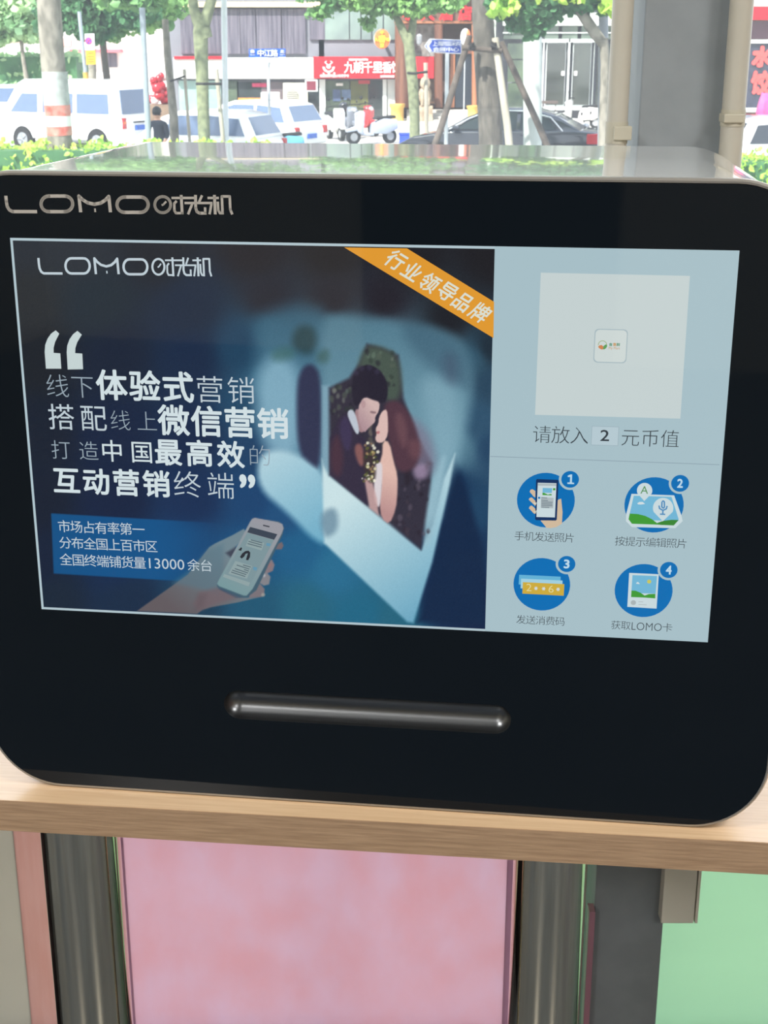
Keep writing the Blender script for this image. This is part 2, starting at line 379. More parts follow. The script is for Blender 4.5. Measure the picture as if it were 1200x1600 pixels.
# text
_tc = {}
def glyph(ch, off):
    k = (ch, off)
    if k in _tc: return _tc[k]
    if off > 0:                       # heavier stroke: the glyph laid over itself, shifted a little each way
        v, f = glyph(ch, 0); V = []; Fc = []
        for q in range(8):
            dx, dy = off*math.cos(q*PI/4), off*math.sin(q*PI/4); kk = len(V)
            V += [(p[0]+dx, p[1]+dy, q) for p in v]; Fc += [tuple(i+kk for i in p) for p in f]
        _tc[k] = (V, Fc); return _tc[k]
    cu = bpy.data.curves.new('t', 'FONT'); cu.body = ch; cu.size = 1; cu.resolution_u = 3; cu.offset = off
    ob = bpy.data.objects.new('t', cu); C.objects.link(ob); dg = bpy.context.evaluated_depsgraph_get(); dg.update()
    me = bpy.data.meshes.new_from_object(ob.evaluated_get(dg))
    v = [(p.co.x, p.co.y, 0) for p in me.vertices]; f = [tuple(p.vertices) for p in me.polygons]
    bpy.data.objects.remove(ob); bpy.data.curves.remove(cu); bpy.data.meshes.remove(me)
    _tc[k] = (v, f); return _tc[k]
def gb(ch, off=0):
    v, f = glyph(ch, off); xs = [p[0] for p in v]; ys = [p[1] for p in v]; return min(xs), max(xs), min(ys), max(ys)
GX0, GX1, GY0, GY1 = gb('国')
def text_cells(txt, x0, x1, z0, z1, off=0, latin=False):
    """CJK characters in even cells so a full-size one would fill z0..z1; returns verts2d, faces"""
    V = []; Fc = []
    h = z1 - z0
    if not latin and len(txt) > 1:
        pitch = (x1-x0)/(len(txt)-.06)*.9; hn = pitch*(GY1-GY0)/(GX1-GX0)
        if h > hn: z0 += (h-hn)/2; z1 -= (h-hn)/2; h = hn
    if latin:
        parts = []; cx = 0
        v, f = glyph(txt, off); xs = [p[0] for p in v]; ys = [p[1] for p in v]
        X0, X1, Y0, Y1 = min(xs), max(xs), min(ys), max(ys)
        return [(x0+(p[0]-X0)/(X1-X0)*(x1-x0), z0+(p[1]-Y0)/(Y1-Y0)*h, p[2]) for p in v], list(f)
    s = h/(GY1-GY0); cw = (GX1-GX0)*s; n = len(txt)
    for i, ch in enumerate(txt):
        if ch == ' ': continue
        left = x0 + (x1-cw-x0)*i/max(n-1,1) if n > 1 else x0
        v, f = glyph(ch, off); k = len(V); sxx = s if n > 1 else (x1-x0)/(GX1-GX0)
        V += [(left+(p[0]-GX0)*sxx, z0+(p[1]-GY0)*s, p[2]) for p in v]; Fc += [tuple(i_+k for i_ in q) for q in f]
    return V, Fc
def stext(txt, px0, px1, py0, py1, m, layer, off=0, latin=False, name='lettering'):
    xm_, ym_ = (px0+px1)/2, (py0+py1)/2
    x0 = S(px0,ym_)[0]; x1 = S(px1,ym_)[0]; z1 = S(xm_,py0)[1]; z0 = S(xm_,py1)[1]
    V, Fc = text_cells(txt, x0, x1, z0, z1, off, latin)
    me = bpy.data.meshes.new(name); me.from_pydata([(p[0], YD-.00006*layer, p[1]) for p in V], [], Fc); me.update()
    return link_mesh(name, me, m, scr)

# --- wallpaper painted on a fine grid of lit points
def wallpaper():
    xL, xR = -SW/2, S(774,700)[0]; NX, NZ = 560, 440
    # colours are computed over photo-pixel coordinates of each grid point
    X = np.linspace(xL, S(773,392)[0], NX); Z = np.linspace(ZS-SH/2, ZS+SH/2, NZ)
    GX, GZ = np.meshgrid(X, Z)
    P = np.stack([SCX + GX*_d.x, SCY + GX*_d.y, GZ + MZ - CAMZ], -1)
    w_ = P @ np.array(FWD); px = 600 + F*(P @ np.array(RT))/w_; py = 800 - F*(P @ np.array(UP))/w_
    pts = [(20,375,34,42,52),(120,390,36,44,54),(250,390,26,32,42),(400,390,30,30,38),(520,392,28,28,34),(640,395,30,30,34),(770,395,30,30,34),
      (40,470,34,40,46),(150,470,26,40,52),(300,480,22,38,60),(420,470,32,34,46),(520,470,34,34,44),(600,470,36,34,42),(700,500,30,32,38),(765,545,30,44,56),
      (60,560,24,30,38),(180,560,20,32,52),(300,560,18,38,66),(380,540,24,62,90),(420,520,40,86,112),(520,515,66,106,124),(600,525,78,112,130),(680,545,80,116,134),(740,560,52,86,106),(770,600,40,68,90),
      (60,680,18,28,44),(180,680,16,32,60),(300,680,16,36,68),(390,640,30,70,100),(400,700,26,62,98),(430,600,70,120,146),
      (700,620,70,108,128),(745,660,46,80,106),(768,700,34,66,96),(720,700,80,120,140),
      (60,780,16,26,44),(180,780,14,30,60),(300,780,16,42,80),(400,780,20,64,108),(440,800,26,76,120),
      (60,880,14,28,52),(180,880,14,38,72),(300,860,20,66,110),(380,870,20,78,124),(470,860,26,92,134),(520,890,36,106,142),
      (80,940,18,34,52),(200,940,18,40,66),(300,945,24,60,84),(400,955,28,84,112),(480,950,34,98,122),(560,965,28,100,130),(620,972,34,98,122),
      (700,760,14,44,78),(690,860,10,38,70),(740,800,28,66,98),(700,930,12,34,70),(750,940,12,30,64),(755,860,20,50,84)]
    A = np.array(pts, float); num = np.zeros(px.shape+(3,)); den = np.zeros(px.shape)
    for r in A:
        d2 = (px-r[0])**2 + (py-r[1])**2 + 200; wgt = 1/d2**2; num += wgt[...,None]*r[2:5]; den += wgt
    img = num/den[...,None]
    def mask(poly, blur):
        """signed-distance soft mask of a polygon in photo pixels"""
        poly = np.array(poly, float); n_ = len(poly); x0, y0 = poly.min(0)-blur-2; x1, y1 = poly.max(0)+blur+2
        inside = np.zeros(px.shape, bool); dist = np.full(px.shape, 1e9)
        sel = (px>=x0)&(px<=x1)&(py>=y0)&(py<=y1); qx = px[sel]; qy = py[sel]
        ins = np.zeros(qx.shape, bool); ds = np.full(qx.shape, 1e9)
        for i in range(n_):
            ax, ay = poly[i]; bx, by = poly[(i+1)%n_]
            cond = (ay>qy)!=(by>qy); 
            with np.errstate(divide='ignore', invalid='ignore'): xi = (bx-ax)*(qy-ay)/(by-ay+1e-12)+ax
            ins ^= cond & (qx<xi)
            L2 = (bx-ax)**2+(by-ay)**2+1e-9; t = np.clip(((qx-ax)*(bx-ax)+(qy-ay)*(by-ay))/L2,0,1)
            ds = np.minimum(ds, np.hypot(qx-ax-t*(bx-ax), qy-ay-t*(by-ay)))
        sd = np.where(ins, ds, -ds); a = np.clip(sd/(2*blur)+.5,0,1) if blur>0 else (sd>0).astype(float)
        out = np.zeros(px.shape); out[sel] = a*a*(3-2*a); return out
    def paint(poly, col, blur, alpha=1, col2=None, g=None):
        nonlocal img
        a = mask(poly, blur)[...,None]*alpha; c = np.array(col, float)
        if col2 is not None:
            (gx0,gy0),(gx1,gy1) = g; t = np.clip(((px-gx0)*(gx1-gx0)+(py-gy0)*(gy1-gy0))/((gx1-gx0)**2+(gy1-gy0)**2),0,1)[...,None]
            c = c*(1-t)+np.array(col2, float)*t
        img = img*(1-a)+c*a
    Z_ = lambda L: [(400+x/2.54, 370+y/2.54) for x, y in L]
    def smooth(L, k=2):
        for _ in range(k):
            M_ = []
            for i in range(len(L)):
                a, b_ = L[i], L[(i+1)%len(L)]
                M_ += [(a[0]*.75+b_[0]*.25, a[1]*.75+b_[1]*.25), (a[0]*.25+b_[0]*.75, a[1]*.25+b_[1]*.75)]
            L = M_
        return L
    ZS_ = lambda L: smooth(Z_(L))
    # navy wedge right of the card, blurred far card
    paint(Z_([(780,870),(700,1330),(640,1530),(910,1545),(905,1250),(840,1010)]), (10,36,68), 8)
    paint(ZS_([(0,330),(60,290),(170,270),(300,300),(300,700),(280,940),(100,880),(0,760)]), (96,140,162), 22, .8, (58,100,122), ((430,700),(440,500)))
    paint(ZS_([(0,560),(60,470),(130,480),(180,560),(178,870),(60,880),(10,760)]), (140,182,202), 18, .75)
    paint(ZS_([(5,880),(60,840),(170,860),(290,940),(290,1215),(240,1215),(120,1090),(10,1000)]), (172,206,218), 8, 1, (112,172,198), ((420,720),(500,840)))
    # main card, soft above, crisper below
    paint(ZS_([(255,330),(350,305),(540,340),(790,380),(860,500),(850,700),(800,900),(760,960),(700,1200),(300,1100),(262,900),(255,560)]), (84,124,142), 15, .95, (140,182,198), ((600,510),(600,830)))
    paint(ZS_([(560,340),(760,370),(850,480),(850,620),(760,560),(640,480)]), (60,92,112), 16, .6)
    paint(ZS_([(640,560),(760,560),(810,640),(790,860),(730,900),(690,760)]), (134,172,188), 18, .6)
    paint(Z_([(262,880),(300,955),(480,1095),(655,1240),(700,1140),(745,960),(790,860),(770,980),(700,1290),(625,1532),(600,1528),(270,1215)]), (200,224,228), 3.5, 1, (108,166,192), ((520,790),(640,975)))
    paint(ZS_([(650,1215),(700,940),(760,840),(740,1000),(690,1230)]), (150,186,200), 7, .8)
    # blurred near photo edge and spots
    paint(ZS_([(160,600),(180,520),(225,500),(262,560),(258,925),(215,900),(165,850)]), (44,46,74), 6, .95)
    paint(ZS_([(140,400),(170,350),(230,355),(245,420),(215,475),(150,450)]), (38,64,70), 10, .85)
    paint(ZS_([(240,460),(290,440),(290,500),(245,500)]), (60,90,84), 8, .6)
    paint(ZS_([(60,450),(140,430),(160,480),(70,500)]), (60,100,96), 10, .6)
    paint(ZS_([(260,1090),(320,1070),(330,1160),(280,1200),(255,1150)]), (104,136,156), 7, .8)
    paint(Z_([(262,590),(292,590),(290,950),(262,900)]), (126,162,180), 4, .9)
    paint(ZS_([(740,460),(800,470),(800,590),(745,570)]), (66,80,102), 14, .5)
    # inner photograph of a couple
    paint(Z_([(290,600),(370,560),(410,500),(440,425),(500,440),(565,470),(585,640),(640,790),(700,900),(690,1000),(655,1242),(292,945)]), (50,46,60), 4.5, 1)
    rg = random.Random(3)
    paint(ZS_([(400,540),(425,440),(480,430),(570,470),(580,640),(520,660)]), (74,90,78), 8, .9)
    paint(ZS_([(590,700),(680,760),(720,880),(690,960),(610,900)]), (122,116,138), 12, .75)
    for k in range(120):
        x, y = rg.choice([(rg.uniform(296,385),rg.uniform(590,710)),(rg.uniform(432,555),rg.uniform(455,640)),(rg.uniform(545,690),rg.uniform(900,1190)),(rg.uniform(440,520),rg.uniform(740,830))]); r = rg.uniform(6,16)
        if y > 945 + (x-292)*.81 - 12: continue
        c = rg.choice([(104,124,108),(124,130,120),(46,56,52),(36,34,44),(86,96,84)]) if y < 720 else rg.choice([(40,32,44),(66,56,66),(96,86,100),(48,38,50),(34,28,38)]) if y > 890 else rg.choice([(96,96,84),(70,60,62),(120,110,100)])
        paint(smooth(Z_([(x+r*math.cos(a)*rg.uniform(.5,1),y+r*math.sin(a)*rg.uniform(.6,1.3)) for a in (0,1.26,2.5,3.77,5.03)]),1), c, 2.2, .55)
    paint(ZS_([(620,905),(680,900),(680,960),(630,965)]), (156,136,164), 6, .8)
    paint(ZS_([(590,920),(610,900),(615,980),(590,990)]), (40,32,42), 4, .7)
    # groom: jacket, collar, neck, face, hair
    paint(Z_([(293,800),(330,715),(368,690),(398,780),(432,800),(445,900),(442,1066),(293,945)]), (50,42,62), 2.5)
    paint(ZS_([(296,830),(325,770),(350,870),(335,960),(296,930)]), (84,50,60), 6, .6)
    paint(ZS_([(330,740),(360,700),(385,780),(370,860),(340,820)]), (66,56,92), 4, .6)
    paint(ZS_([(392,680),(418,690),(436,770),(412,780),(395,740)]), (160,128,132), 1.5)
    paint(ZS_([(358,694),(388,680),(412,768),(402,790),(378,745)]), (186,194,206), 1.3)
    paint(smooth(Z_([(412,650),(432,636),(462,645),(492,655),(488,692),(472,716),(474,734),(458,748),(444,762),(430,778),(412,748),(404,700)]),1), (172,142,148), 1.2, 1, (208,180,176), ((562,660),(588,640)))
    paint(smooth(Z_([(384,640),(378,590),(392,535),(430,506),(468,512),(503,540),(524,585),(522,640),(505,662),(484,652),(455,644),(440,630),(424,640),(414,660),(400,672),(388,665)]),1), (38,34,48), 2)
    for (x, y) in ((398,540),(420,522),(450,520),(480,535)): paint(ZS_([(x-14,y),(x,y-14),(x+14,y),(x,y+14)]), (58,54,76), 2.5, .6)
    paint(ZS_([(416,650),(434,648),(436,676),(420,682)]), (182,150,152), 1)
    paint(ZS_([(452,690),(478,694),(476,702),(455,700)]), (110,84,92), 1.2, .7)
    # bride: hair, face, shoulder and arm, dress
    paint(ZS_([(508,660),(560,645),(605,690),(636,760),(655,840),(638,910),(590,940),(552,915),(538,850),(522,780),(512,710)]), (80,54,66), 5)
    paint(ZS_([(548,700),(585,700),(606,780),(590,850),(562,800)]), (116,80,86), 6, .6)
    paint(ZS_([(600,800),(660,810),(655,880),(610,880)]), (120,80,86), 8, .5)
    paint(smooth(Z_([(488,716),(502,690),(520,684),(524,730),(524,785),(508,815),(482,818),(472,800),(480,782),(474,762),(486,742)]),1), (216,184,178), 1.3)
    paint(ZS_([(478,772),(492,770),(490,782),(478,782)]), (170,100,104), 1, .8)
    paint(smooth(Z_([(504,806),(530,815),(546,890),(562,945),(562,1010),(556,1080),(530,1142),(498,1118),(490,1060),(500,960),(470,930),(500,880)]),1), (222,184,172), 2, 1, (184,142,140), ((614,740),(596,800)))
    paint(ZS_([(465,905),(500,890),(502,940),(498,1010),(490,1085),(466,1040),(470,960)]), (216,208,212), 2)
    paint(Z_([(430,960),(458,956),(480,1040),(488,1106),(450,1076)]), (198,162,160), 2.5, .9)
    paint(ZS_([(385,830),(420,815),(436,900),(410,915)]), (188,120,104), 3.5, .6)
    paint(ZS_([(425,830),(470,840),(480,960),(450,985),(425,920)]), (62,50,50), 3, .8)
    for k in range(60):
        x, y = rg.gauss(453,15), rg.uniform(815,975); r = rg.uniform(3,8)
        paint(Z_([(x+r*math.cos(a),y+r*math.sin(a)) for a in (0,1.26,2.5,3.77,5.03)]), rg.choice([(220,212,170),(180,170,110),(240,236,214),(60,66,44),(96,96,54),(150,120,90)]), 1, .85)
    img = img + RNG.normal(0, 1.6, px.shape)[...,None]
    # blue banner under the small text
    Q_ = lambda L: [(200+x/4.286, 780+y/4.286) for x, y in L]
    t = np.clip((px-230)/140, 0, 1); a = mask([(80,802),(420,822),(420,916),(84,896)], 1.2)*(1-t*t*(3-2*t))*.9
    img = img*(1-a[...,None]) + np.array((6,84,140))*a[...,None]
    # forearm and hand
    arm = Q_([(60,748),(330,555),(400,505),(545,320),(585,295),(700,240),(775,198),(790,215),(770,260),(720,320),(690,420),(640,560),(600,600),(720,660),(880,655),(740,690),(560,722),(500,740),(462,768)])
    paint(arm, (96,88,92), 1.2, 1, (110,132,142), ((270,950),(345,850)))
    paint(Q_([(300,560),(420,470),(540,330),(640,300),(640,560),(600,640),(480,600)]), (84,116,132), 6, .55)
    paint(Q_([(480,620),(600,590),(760,655),(560,715),(470,750),(440,700)]), (112,92,98), 5, .7)
    paint(Q_([(470,640),(520,640),(500,720),(450,740)]), (84,74,80), 8, .4)
    paint(Q_([(655,360),(720,320),(740,330),(700,400)]), (56,60,76), 3, .9)
    for (poly, c) in (([(985,335),(1000,300),(1030,285),(1042,310),(1030,335)], (112,100,106)),
                      ([(905,470),(935,405),(965,405),(982,440),(970,480),(925,500)], (130,116,122)),
                      ([(868,520),(890,480),(930,490),(955,520),(945,570),(910,578),(880,560)], (128,128,134)),
                      ([(820,600),(845,550),(880,560),(915,600),(912,640),(890,655),(810,660)], (120,112,118))):
        paint(Q_(poly), c, 1.4)
    for (x, y, r, c) in ((910,510,12,(180,180,186)),(905,640,14,(160,156,150)),(845,570,14,(100,72,76)),(885,500,12,(96,72,78)),(945,440,16,(146,112,112))):
        paint(Q_([(x+r*math.cos(a),y+r*math.sin(a)) for a in (0,1.05,2.1,3.14,4.2,5.24)]), c, 1.5, .8)
    # phone body with rounded corners
    paint(Q_([(850,128),(1015,150),(1046,190),(1035,240),(860,610),(800,655),(770,658),(600,590),(596,570),(820,150)]), (64,92,108), 1)
    paint(Q_([(850,124),(1000,152),(1034,165),(1042,195),(1030,230),(835,600),(795,645),(775,645),(610,582),(597,566),(606,545),(818,150),(832,130)]), (150,150,158), .8, 1, (116,150,154), ((430,830),(370,930)))
    img = np.clip(img, 0, 255)
    # cut to the left pane: everything right of the border belongs to the info panel
    c = img/255.0; L = np.where(c<=.04045, c/12.92, ((c+.055)/1.055)**2.4)
    me = bpy.data.meshes.new('wallpaper')
    ii = np.arange(NX*NZ).reshape(NZ,NX)
    q = np.stack([ii[:-1,:-1],ii[:-1,1:],ii[1:,1:],ii[1:,:-1]],-1).reshape(-1,4)
    co = np.stack([GX, np.full(GX.shape, YD-.00006), GZ], -1).reshape(-1,3)
    me.vertices.add(len(co)); me.vertices.foreach_set('co', co.ravel())
    me.loops.add(q.size); me.loops.foreach_set('vertex_index', q.ravel().astype(np.int32))
    me.polygons.add(len(q)); me.polygons.foreach_set('loop_start', np.arange(0,q.size,4,dtype=np.int32))
    me.polygons.foreach_set('loop_total', np.full(len(q),4,dtype=np.int32))
    me.update(calc_edges=True)
    at_ = me.color_attributes.new('picture', 'FLOAT_COLOR', 'POINT')
    rgba = np.ones((NX*NZ,4)); rgba[:,:3] = L.reshape(-1,3); at_.data.foreach_set('color', rgba.ravel().astype(np.float32))
    me.validate()
    return link_mesh('wallpaper', me, lit('wallpaper light', (0,0,0), attr='picture'), scr)
wallpaper()
W_ = lit('screen white', (206,220,224)); BORD = lit('screen border white', (176,196,204)); THIN = lit('screen grey lettering', (150,166,178)); LIGHT = lit('screen light lettering', (190,204,212))
xbL, xbR = -SW/2, S(774,700)[0]; bw = .0017
zt_, zb_ = ZS+SH/2, ZS-SH/2
xi = S(773,392)[0]
rect = lambda a,b_,c,d: [(a,b_),(c,b_),(c,d),(a,d)]
flat('picture_border', [rect(xbL,zt_-.0019,xi,zt_), rect(xbL,zb_,xi,zb_+.0019), rect(xbL,zb_,xbL+.0019,zt_)], BORD, 2)
# headline
for (t, a, b_, c, d, m, off) in (
    ('线下',74,145,587,621,THIN,-.012),('体验式',154,299,582,626,W_,.022),('营销',309,396,590,630,LIGHT,-.006),
    ('搭配',78,164,634,672,LIGHT,0),('线上',174,244,643,673,THIN,-.014),('微信营销',251,448,638,682,W_,.022),
    ('打造',82,152,690,718,THIN,-.010),('中国',160,237,690,722,W_,.004),('最高效',245,379,690,728,W_,.022),('的',390,422,697,728,THIN,-.014),
    ('互动营销',86,263,735,773,W_,.022),('终端',274,364,739,778,LIGHT,-.008),
    ('市场占有率第一',92,225,814,836,LIGHT,0),('分布全国上百市区',94,245,840,862,LIGHT,0),('全国终端铺货量',95,227,866,888,LIGHT,0),('余台',294,331,874,893,LIGHT,0)):
    stext(t, a, b_, c, d, m, 3, off)
stext('13000',233,288,873,889, LIGHT, 3, 0, True)
stext('”',374,399,741,763, W_, 3, .03, True)
Q1 = [(180,765),(240,765),(236,705),(210,703),(210,683),(216,660),(232,628),(218,615),(200,628),(186,648),(177,672),(175,700)]
Q2 = [(265,768),(325,767),(322,706),(294,704),(295,684),(302,662),(320,632),(303,617),(286,630),(272,650),(263,675),(261,700)]
flat('quote_mark', [SP(Q1,(0,270),2.5), SP(Q2,(0,270),2.5)], lit('screen quote white', (196,210,210)), 3)
# ribbon
RB = [S(538,386.5),S(636,388),S(772,471.6),S(771,528)]
flat('ribbon', [RB], lit('screen orange', (222,152,48)), 3)
V, Fc = [], []
p0, p1 = Vector(S(618.4,407)), Vector(S(750,487)); dv = (p1-p0); ang = math.atan2(dv.y, dv.x)
cs = [(618.4,407),(643.6,425),(671,442),(699,456),(723,472),(750,489)]
for ch, c in zip('行业领导品牌', cs):
    v, f = glyph(ch, .018); cc = S(*c); s = .0135/(GY1-GY0)*.93; k = len(V)
    for p in v:
        x = (p[0]-(GX0+GX1)/2)*s*.92; y = (p[1]-(GY0+GY1)/2)*s*1.05; x += y*.22
        V.append((cc[0]+x*math.cos(ang)-y*math.sin(ang), YD-.00006*4, cc[1]+x*math.sin(ang)+y*math.cos(ang)))
    Fc += [tuple(i+k for i in q) for q in f]
me = bpy.data.meshes.new('lettering'); me.from_pydata(V, [], Fc); link_mesh('lettering', me, lit('screen ribbon letters', (214,218,204)), scr)
# information pane
INK = lit('screen ink', (52,60,66)); BLUE = lit('screen blue', (0,108,178)); CARD = lit('screen card', (196,208,208)); GAP = lit('screen icon gap', (176,206,220))
flat('code_card', [SP([(845,426),(1078,431),(1063,654),(836,648)])], CARD, 2)
def rr_px(x0,x1,y0,y1,r):
    a = S(x0,(y0+y1)/2)[0]; b_ = S(x1,(y0+y1)/2)[0]; c = S((x0+x1)/2,y0)[1]; d = S((x0+x1)/2,y1)[1]
    return rrect((b_-a)/2, (c-d)/2, r, 5, (a+b_)/2, (c+d)/2)
flat('logo_tile_edge', [rr_px(928,980,514,567,.003)], lit('screen tile edge', (166,184,190)), 3)
flat('logo_tile', [rr_px(929.5,978.5,515.5,565.5,.003)], lit('screen tile', (204,214,212)), 4)
Z2 = lambda L: SP(L,(900,500),10.91)
flat('logo_leaf', [Z2([(375,455),(400,430),(440,425),(470,455),(458,500),(430,500),(395,480)])], lit('screen leaf orange', (206,132,84)), 5)
flat('logo_leaf', [Z2([(460,450),(500,418),(525,412),(532,445),(510,480),(480,500),(458,495)])], lit('screen leaf green', (96,158,92)), 5)
ring = [(452+72*math.cos(a), 425+72*math.sin(a)) for a in np.linspace(PI*.98, PI*2.02, 14)]
flat('logo_ring', strokes([(Z2(ring), .0005)], .0005), lit('screen ring', (158,176,130)), 5)
for ch, c, m in (('食',565,lit('screen glyph green',(70,140,110))),('惠',633,lit('screen glyph orange',(196,146,84))),('鲜',695,lit('screen glyph green2',(80,140,104)))):
    a, b_ = 900+c/10.91, 900+(c+52)/10.91; stext(ch, a, b_, 500+392/10.91, 500+445/10.91, m, 5, .02)
stext('My Mart', 900+558/10.91, 900+748/10.91, 500+458/10.91, 500+510/10.91, lit('screen glyph orange',(0,0,0)), 5, 0, True)
stext('请放入',834,918,667,693,INK,2,-.012); stext('元币值',972,1060,672,698,INK,2,-.012)
flat('amount_box_edge', [rr_px(924,966.5,666,696,.0003)], lit('screen box edge',(150,170,180)), 2)
flat('amount_box', [rr_px(924.7,965.8,666.7,695.3,.0003)], lit('screen box',(180,200,208)), 3)
stext('2',938,952,671.5,689,INK,4,.01,True)
flat('divider', strokes([([S(766,713),S(1124,726)],.0005)],.0005), lit('screen divider',(138,158,170)), 2)
for (t,a,b_,c,d) in (('手机发送照片',804.5,897,831,847),('按提示编辑照片',961.5,1073,839,856),('发送消费码',807.5,882,962,977)): stext(t,a,b_,c,d,INK,2,-.01)
stext('获取',955.5,984.5,970,984,INK,2,-.01); stext('LOMO',987,1034,973,985,INK,2,-.012,True); stext('卡',1035.5,1050,974,987,INK,2,-.01)
SKY_ = lit('screen sky blue',(112,180,212)); GRN = lit('screen green',(62,152,50)); GRN2 = lit('screen dark green',(56,132,48)); SKIN = lit('screen skin',(206,184,156)); NAVY = lit('screen navy',(12,46,92))
PALE = lit('screen pale',(200,216,220)); GREY = lit('screen grey',(150,162,168)); YEL = lit('screen yellow',(204,170,58)); TAIL = lit('screen nail',(214,212,196))
for (c, r, bc, br, dg_) in (((852.8,781.5),45.3,(890.8,748.8),13.8,'1'),((1021.8,789),46.4,(1062.6,755),14,'2'),((846.5,913),44.4,(885.5,881),13.5,'3'),((1005.5,922.8),45.4,(1044.9,890.3),13.7,'4')):
    flat('icon_disc', [circ(*c, r)], BLUE, 2)
    flat('badge_gap', [circ(*bc, br+3.8)], lit('screen pale blue', (168,190,200)), 4)
    flat('badge_disc', [circ(*bc, br)], BLUE, 5)
    if dg_ == '1': flat('lettering', [SP([(968,132),(1012,110),(1040,110),(1035,236),(1070,240),(1070,262),(965,258),(966,235),(1005,235),(1009,150),(975,152)],(790,730),10)], lit('screen digit',(186,214,230)), 6); continue
    stext(dg_, bc[0]-(3.4 if dg_ == '1' else 4.6), bc[0]+(3.4 if dg_ == '1' else 4.6), bc[1]-7.2, bc[1]+7, lit('screen digit',(186,214,230)), 6, .03, True)
# icon 1: hand holding a phone
I1 = lambda L: SP(L,(790,730),10)
flat('icon_hand', [I1([(545,830),(640,945),(700,950),(790,935),(880,880),(890,700),(868,490),(830,500),(800,530),(790,830)]),
                   I1([(375,380),(390,350),(420,342),(465,370),(465,470),(440,460)]), I1([(362,505),(375,478),(410,470),(490,550),(470,610)]), I1([(365,640),(378,608),(410,598),(490,670),(470,725),(445,725)])], SKIN, 3)
flat('icon_phone', [I1([(475,205),(490,183),(815,195),(828,210),(800,815),(785,832),(475,825),(462,808)])], NAVY, 4)
flat('icon_phone_screen', [I1([(503,240),(795,248),(770,782),(482,775)])], PALE, 5)
flat('icon_phone_bar', [I1([(502,250),(794,258),(792,290),(500,284)]), I1([(552,465),(750,475),(744,640),(548,632)])], GREY if False else lit('screen light grey',(172,184,188)), 6)
flat('icon_picture', [I1([(580,320),(730,325),(722,400),(576,395)])], SKY_, 6)
flat('icon_hill', [I1([(576,395),(610,400),(660,425),(700,415),(722,420),(720,437),(575,432)]), I1([(742,325),(778,325),(776,358),(740,358)])], GRN, 7)
flat('icon_lines', strokes([(I1([(560,y),(x,y+6)]),.0009) for y, x in ((472,650),(512,662),(540,735),(567,730),(592,732),(620,682))], .001), lit('screen line grey',(128,142,150)), 7)
flat('icon_avatar', [I1([(508,460),(542,461),(541,490),(507,489)])], BLUE, 7)
flat('icon_nail', [I1([(425,550),(490,550),(470,590)]), I1([(440,690),(490,670),(472,725)])], TAIL, 4)
# icon 2: map with pins
I2 = lambda L: SP(L,(950,730),8.571)
flat('map_sheet', [I2([(315,355),(885,375),(985,650),(1000,720),(900,815),(320,800),(240,720),(245,620)])], PALE, 3)
flat('map_sky', [I2([(345,380),(850,395),(945,690),(940,720),(280,700),(290,620)])], SKY_, 4)
flat('map_hill', [I2([(290,618),(400,625),(500,650),(590,695),(655,745),(750,770),(880,775),(320,755),(275,695)])], GRN, 5)
flat('map_hill', [I2([(655,745),(740,715),(850,702),(945,705),(880,777),(700,770)])], GRN2, 6)
flat('map_cloud', [I2([(392,480),(420,462),(465,462),(495,490),(440,498),(400,495)])], W_, 6)
def pin(cx, cy, r, ty): 
    L = [(cx+r*math.cos(a), cy+r*math.sin(a)) for a in np.linspace(PI*.88-.0, PI*2.12, 22)]
    return I2(L + [(cx-5, ty)])
flat('map_pin', [pin(490,310,103,450), pin(738,545,137,722)], PALE, 7)
stext('A', 950+436/8.571, 950+538/8.571, 730+250/8.571, 730+352/8.571, lit('screen letter green',(84,142,84)), 8, 0, True)
flat('microphone', strokes([(I2([(722,460),(738,448),(754,460),(756,530),(740,545),(720,530),(722,460)]),.0011),(I2([(682,510),(690,550),(735,575),(780,555),(792,515)]),.0011),(I2([(734,575),(733,625)]),.0011),(I2([(695,625),(766,628)]),.0011)],.0011), lit('screen mic blue',(84,140,186)), 8)
# icon 3: coupons
I3 = lambda L: SP(L,(790,860),10)
flat('coupon', [I3([(212,378),(860,408),(858,560),(204,530)])], lit('screen coupon blue',(98,176,212)), 3)
flat('coupon', [I3([(242,438),(890,468),(886,620),(234,590)])], lit('screen coupon pale',(160,206,222)), 4)
flat('coupon', [I3([(270,492),(918,524),(908,705),(262,672)])], YEL, 5)
stext('2', 790+325/10, 790+405/10, 860+520/10, 860+632/10, lit('screen coupon digit',(226,218,160)), 6, -.01, True)
stext('6', 790+672/10, 790+750/10, 860+545/10, 860+655/10, lit('screen coupon digit',(0,0,0)), 6, -.01, True)
for x, y in ((475,590),(595,595),(820,605)):
    flat('asterisk', strokes([(I3([(x-28*math.cos(a),y-28*math.sin(a)),(x+28*math.cos(a),y+28*math.sin(a))]),.0007) for a in (0,1.05,2.1)],.0007), W_, 6)
# icon 4: instant photo card
I4 = lambda L: SP(L,(940,870),9.231)
flat('instant_photo', [I4([(398,230),(825,250),(793,745),(370,720)])], PALE, 3)
flat('photo_sky', [I4([(445,262),(800,275),(778,530),(428,520)])], SKY_, 4)
flat('photo_hill', [I4([(430,483),(490,486),(560,515),(620,556),(625,585),(425,578)]), I4([(620,556),(680,535),(775,532),(773,597),(620,585)])], GRN, 5)
flat('photo_sun', [circ(940+685/9.231, 870+355/9.231, 3.3, 16)], lit('screen sun yellow',(200,196,92)), 5)
flat('photo_cloud', [I4([(495,385),(510,362),(530,362),(552,392)])], W_, 5)
flat('photo_caption', [circ(940+458/9.231, 870+658/9.231, 4.2, 16), I4([(530,640),(600,645),(600,652),(530,648)]), I4([(530,680),(650,686),(650,694),(530,688)])], lit('screen caption grey',(168,178,180)), 5)
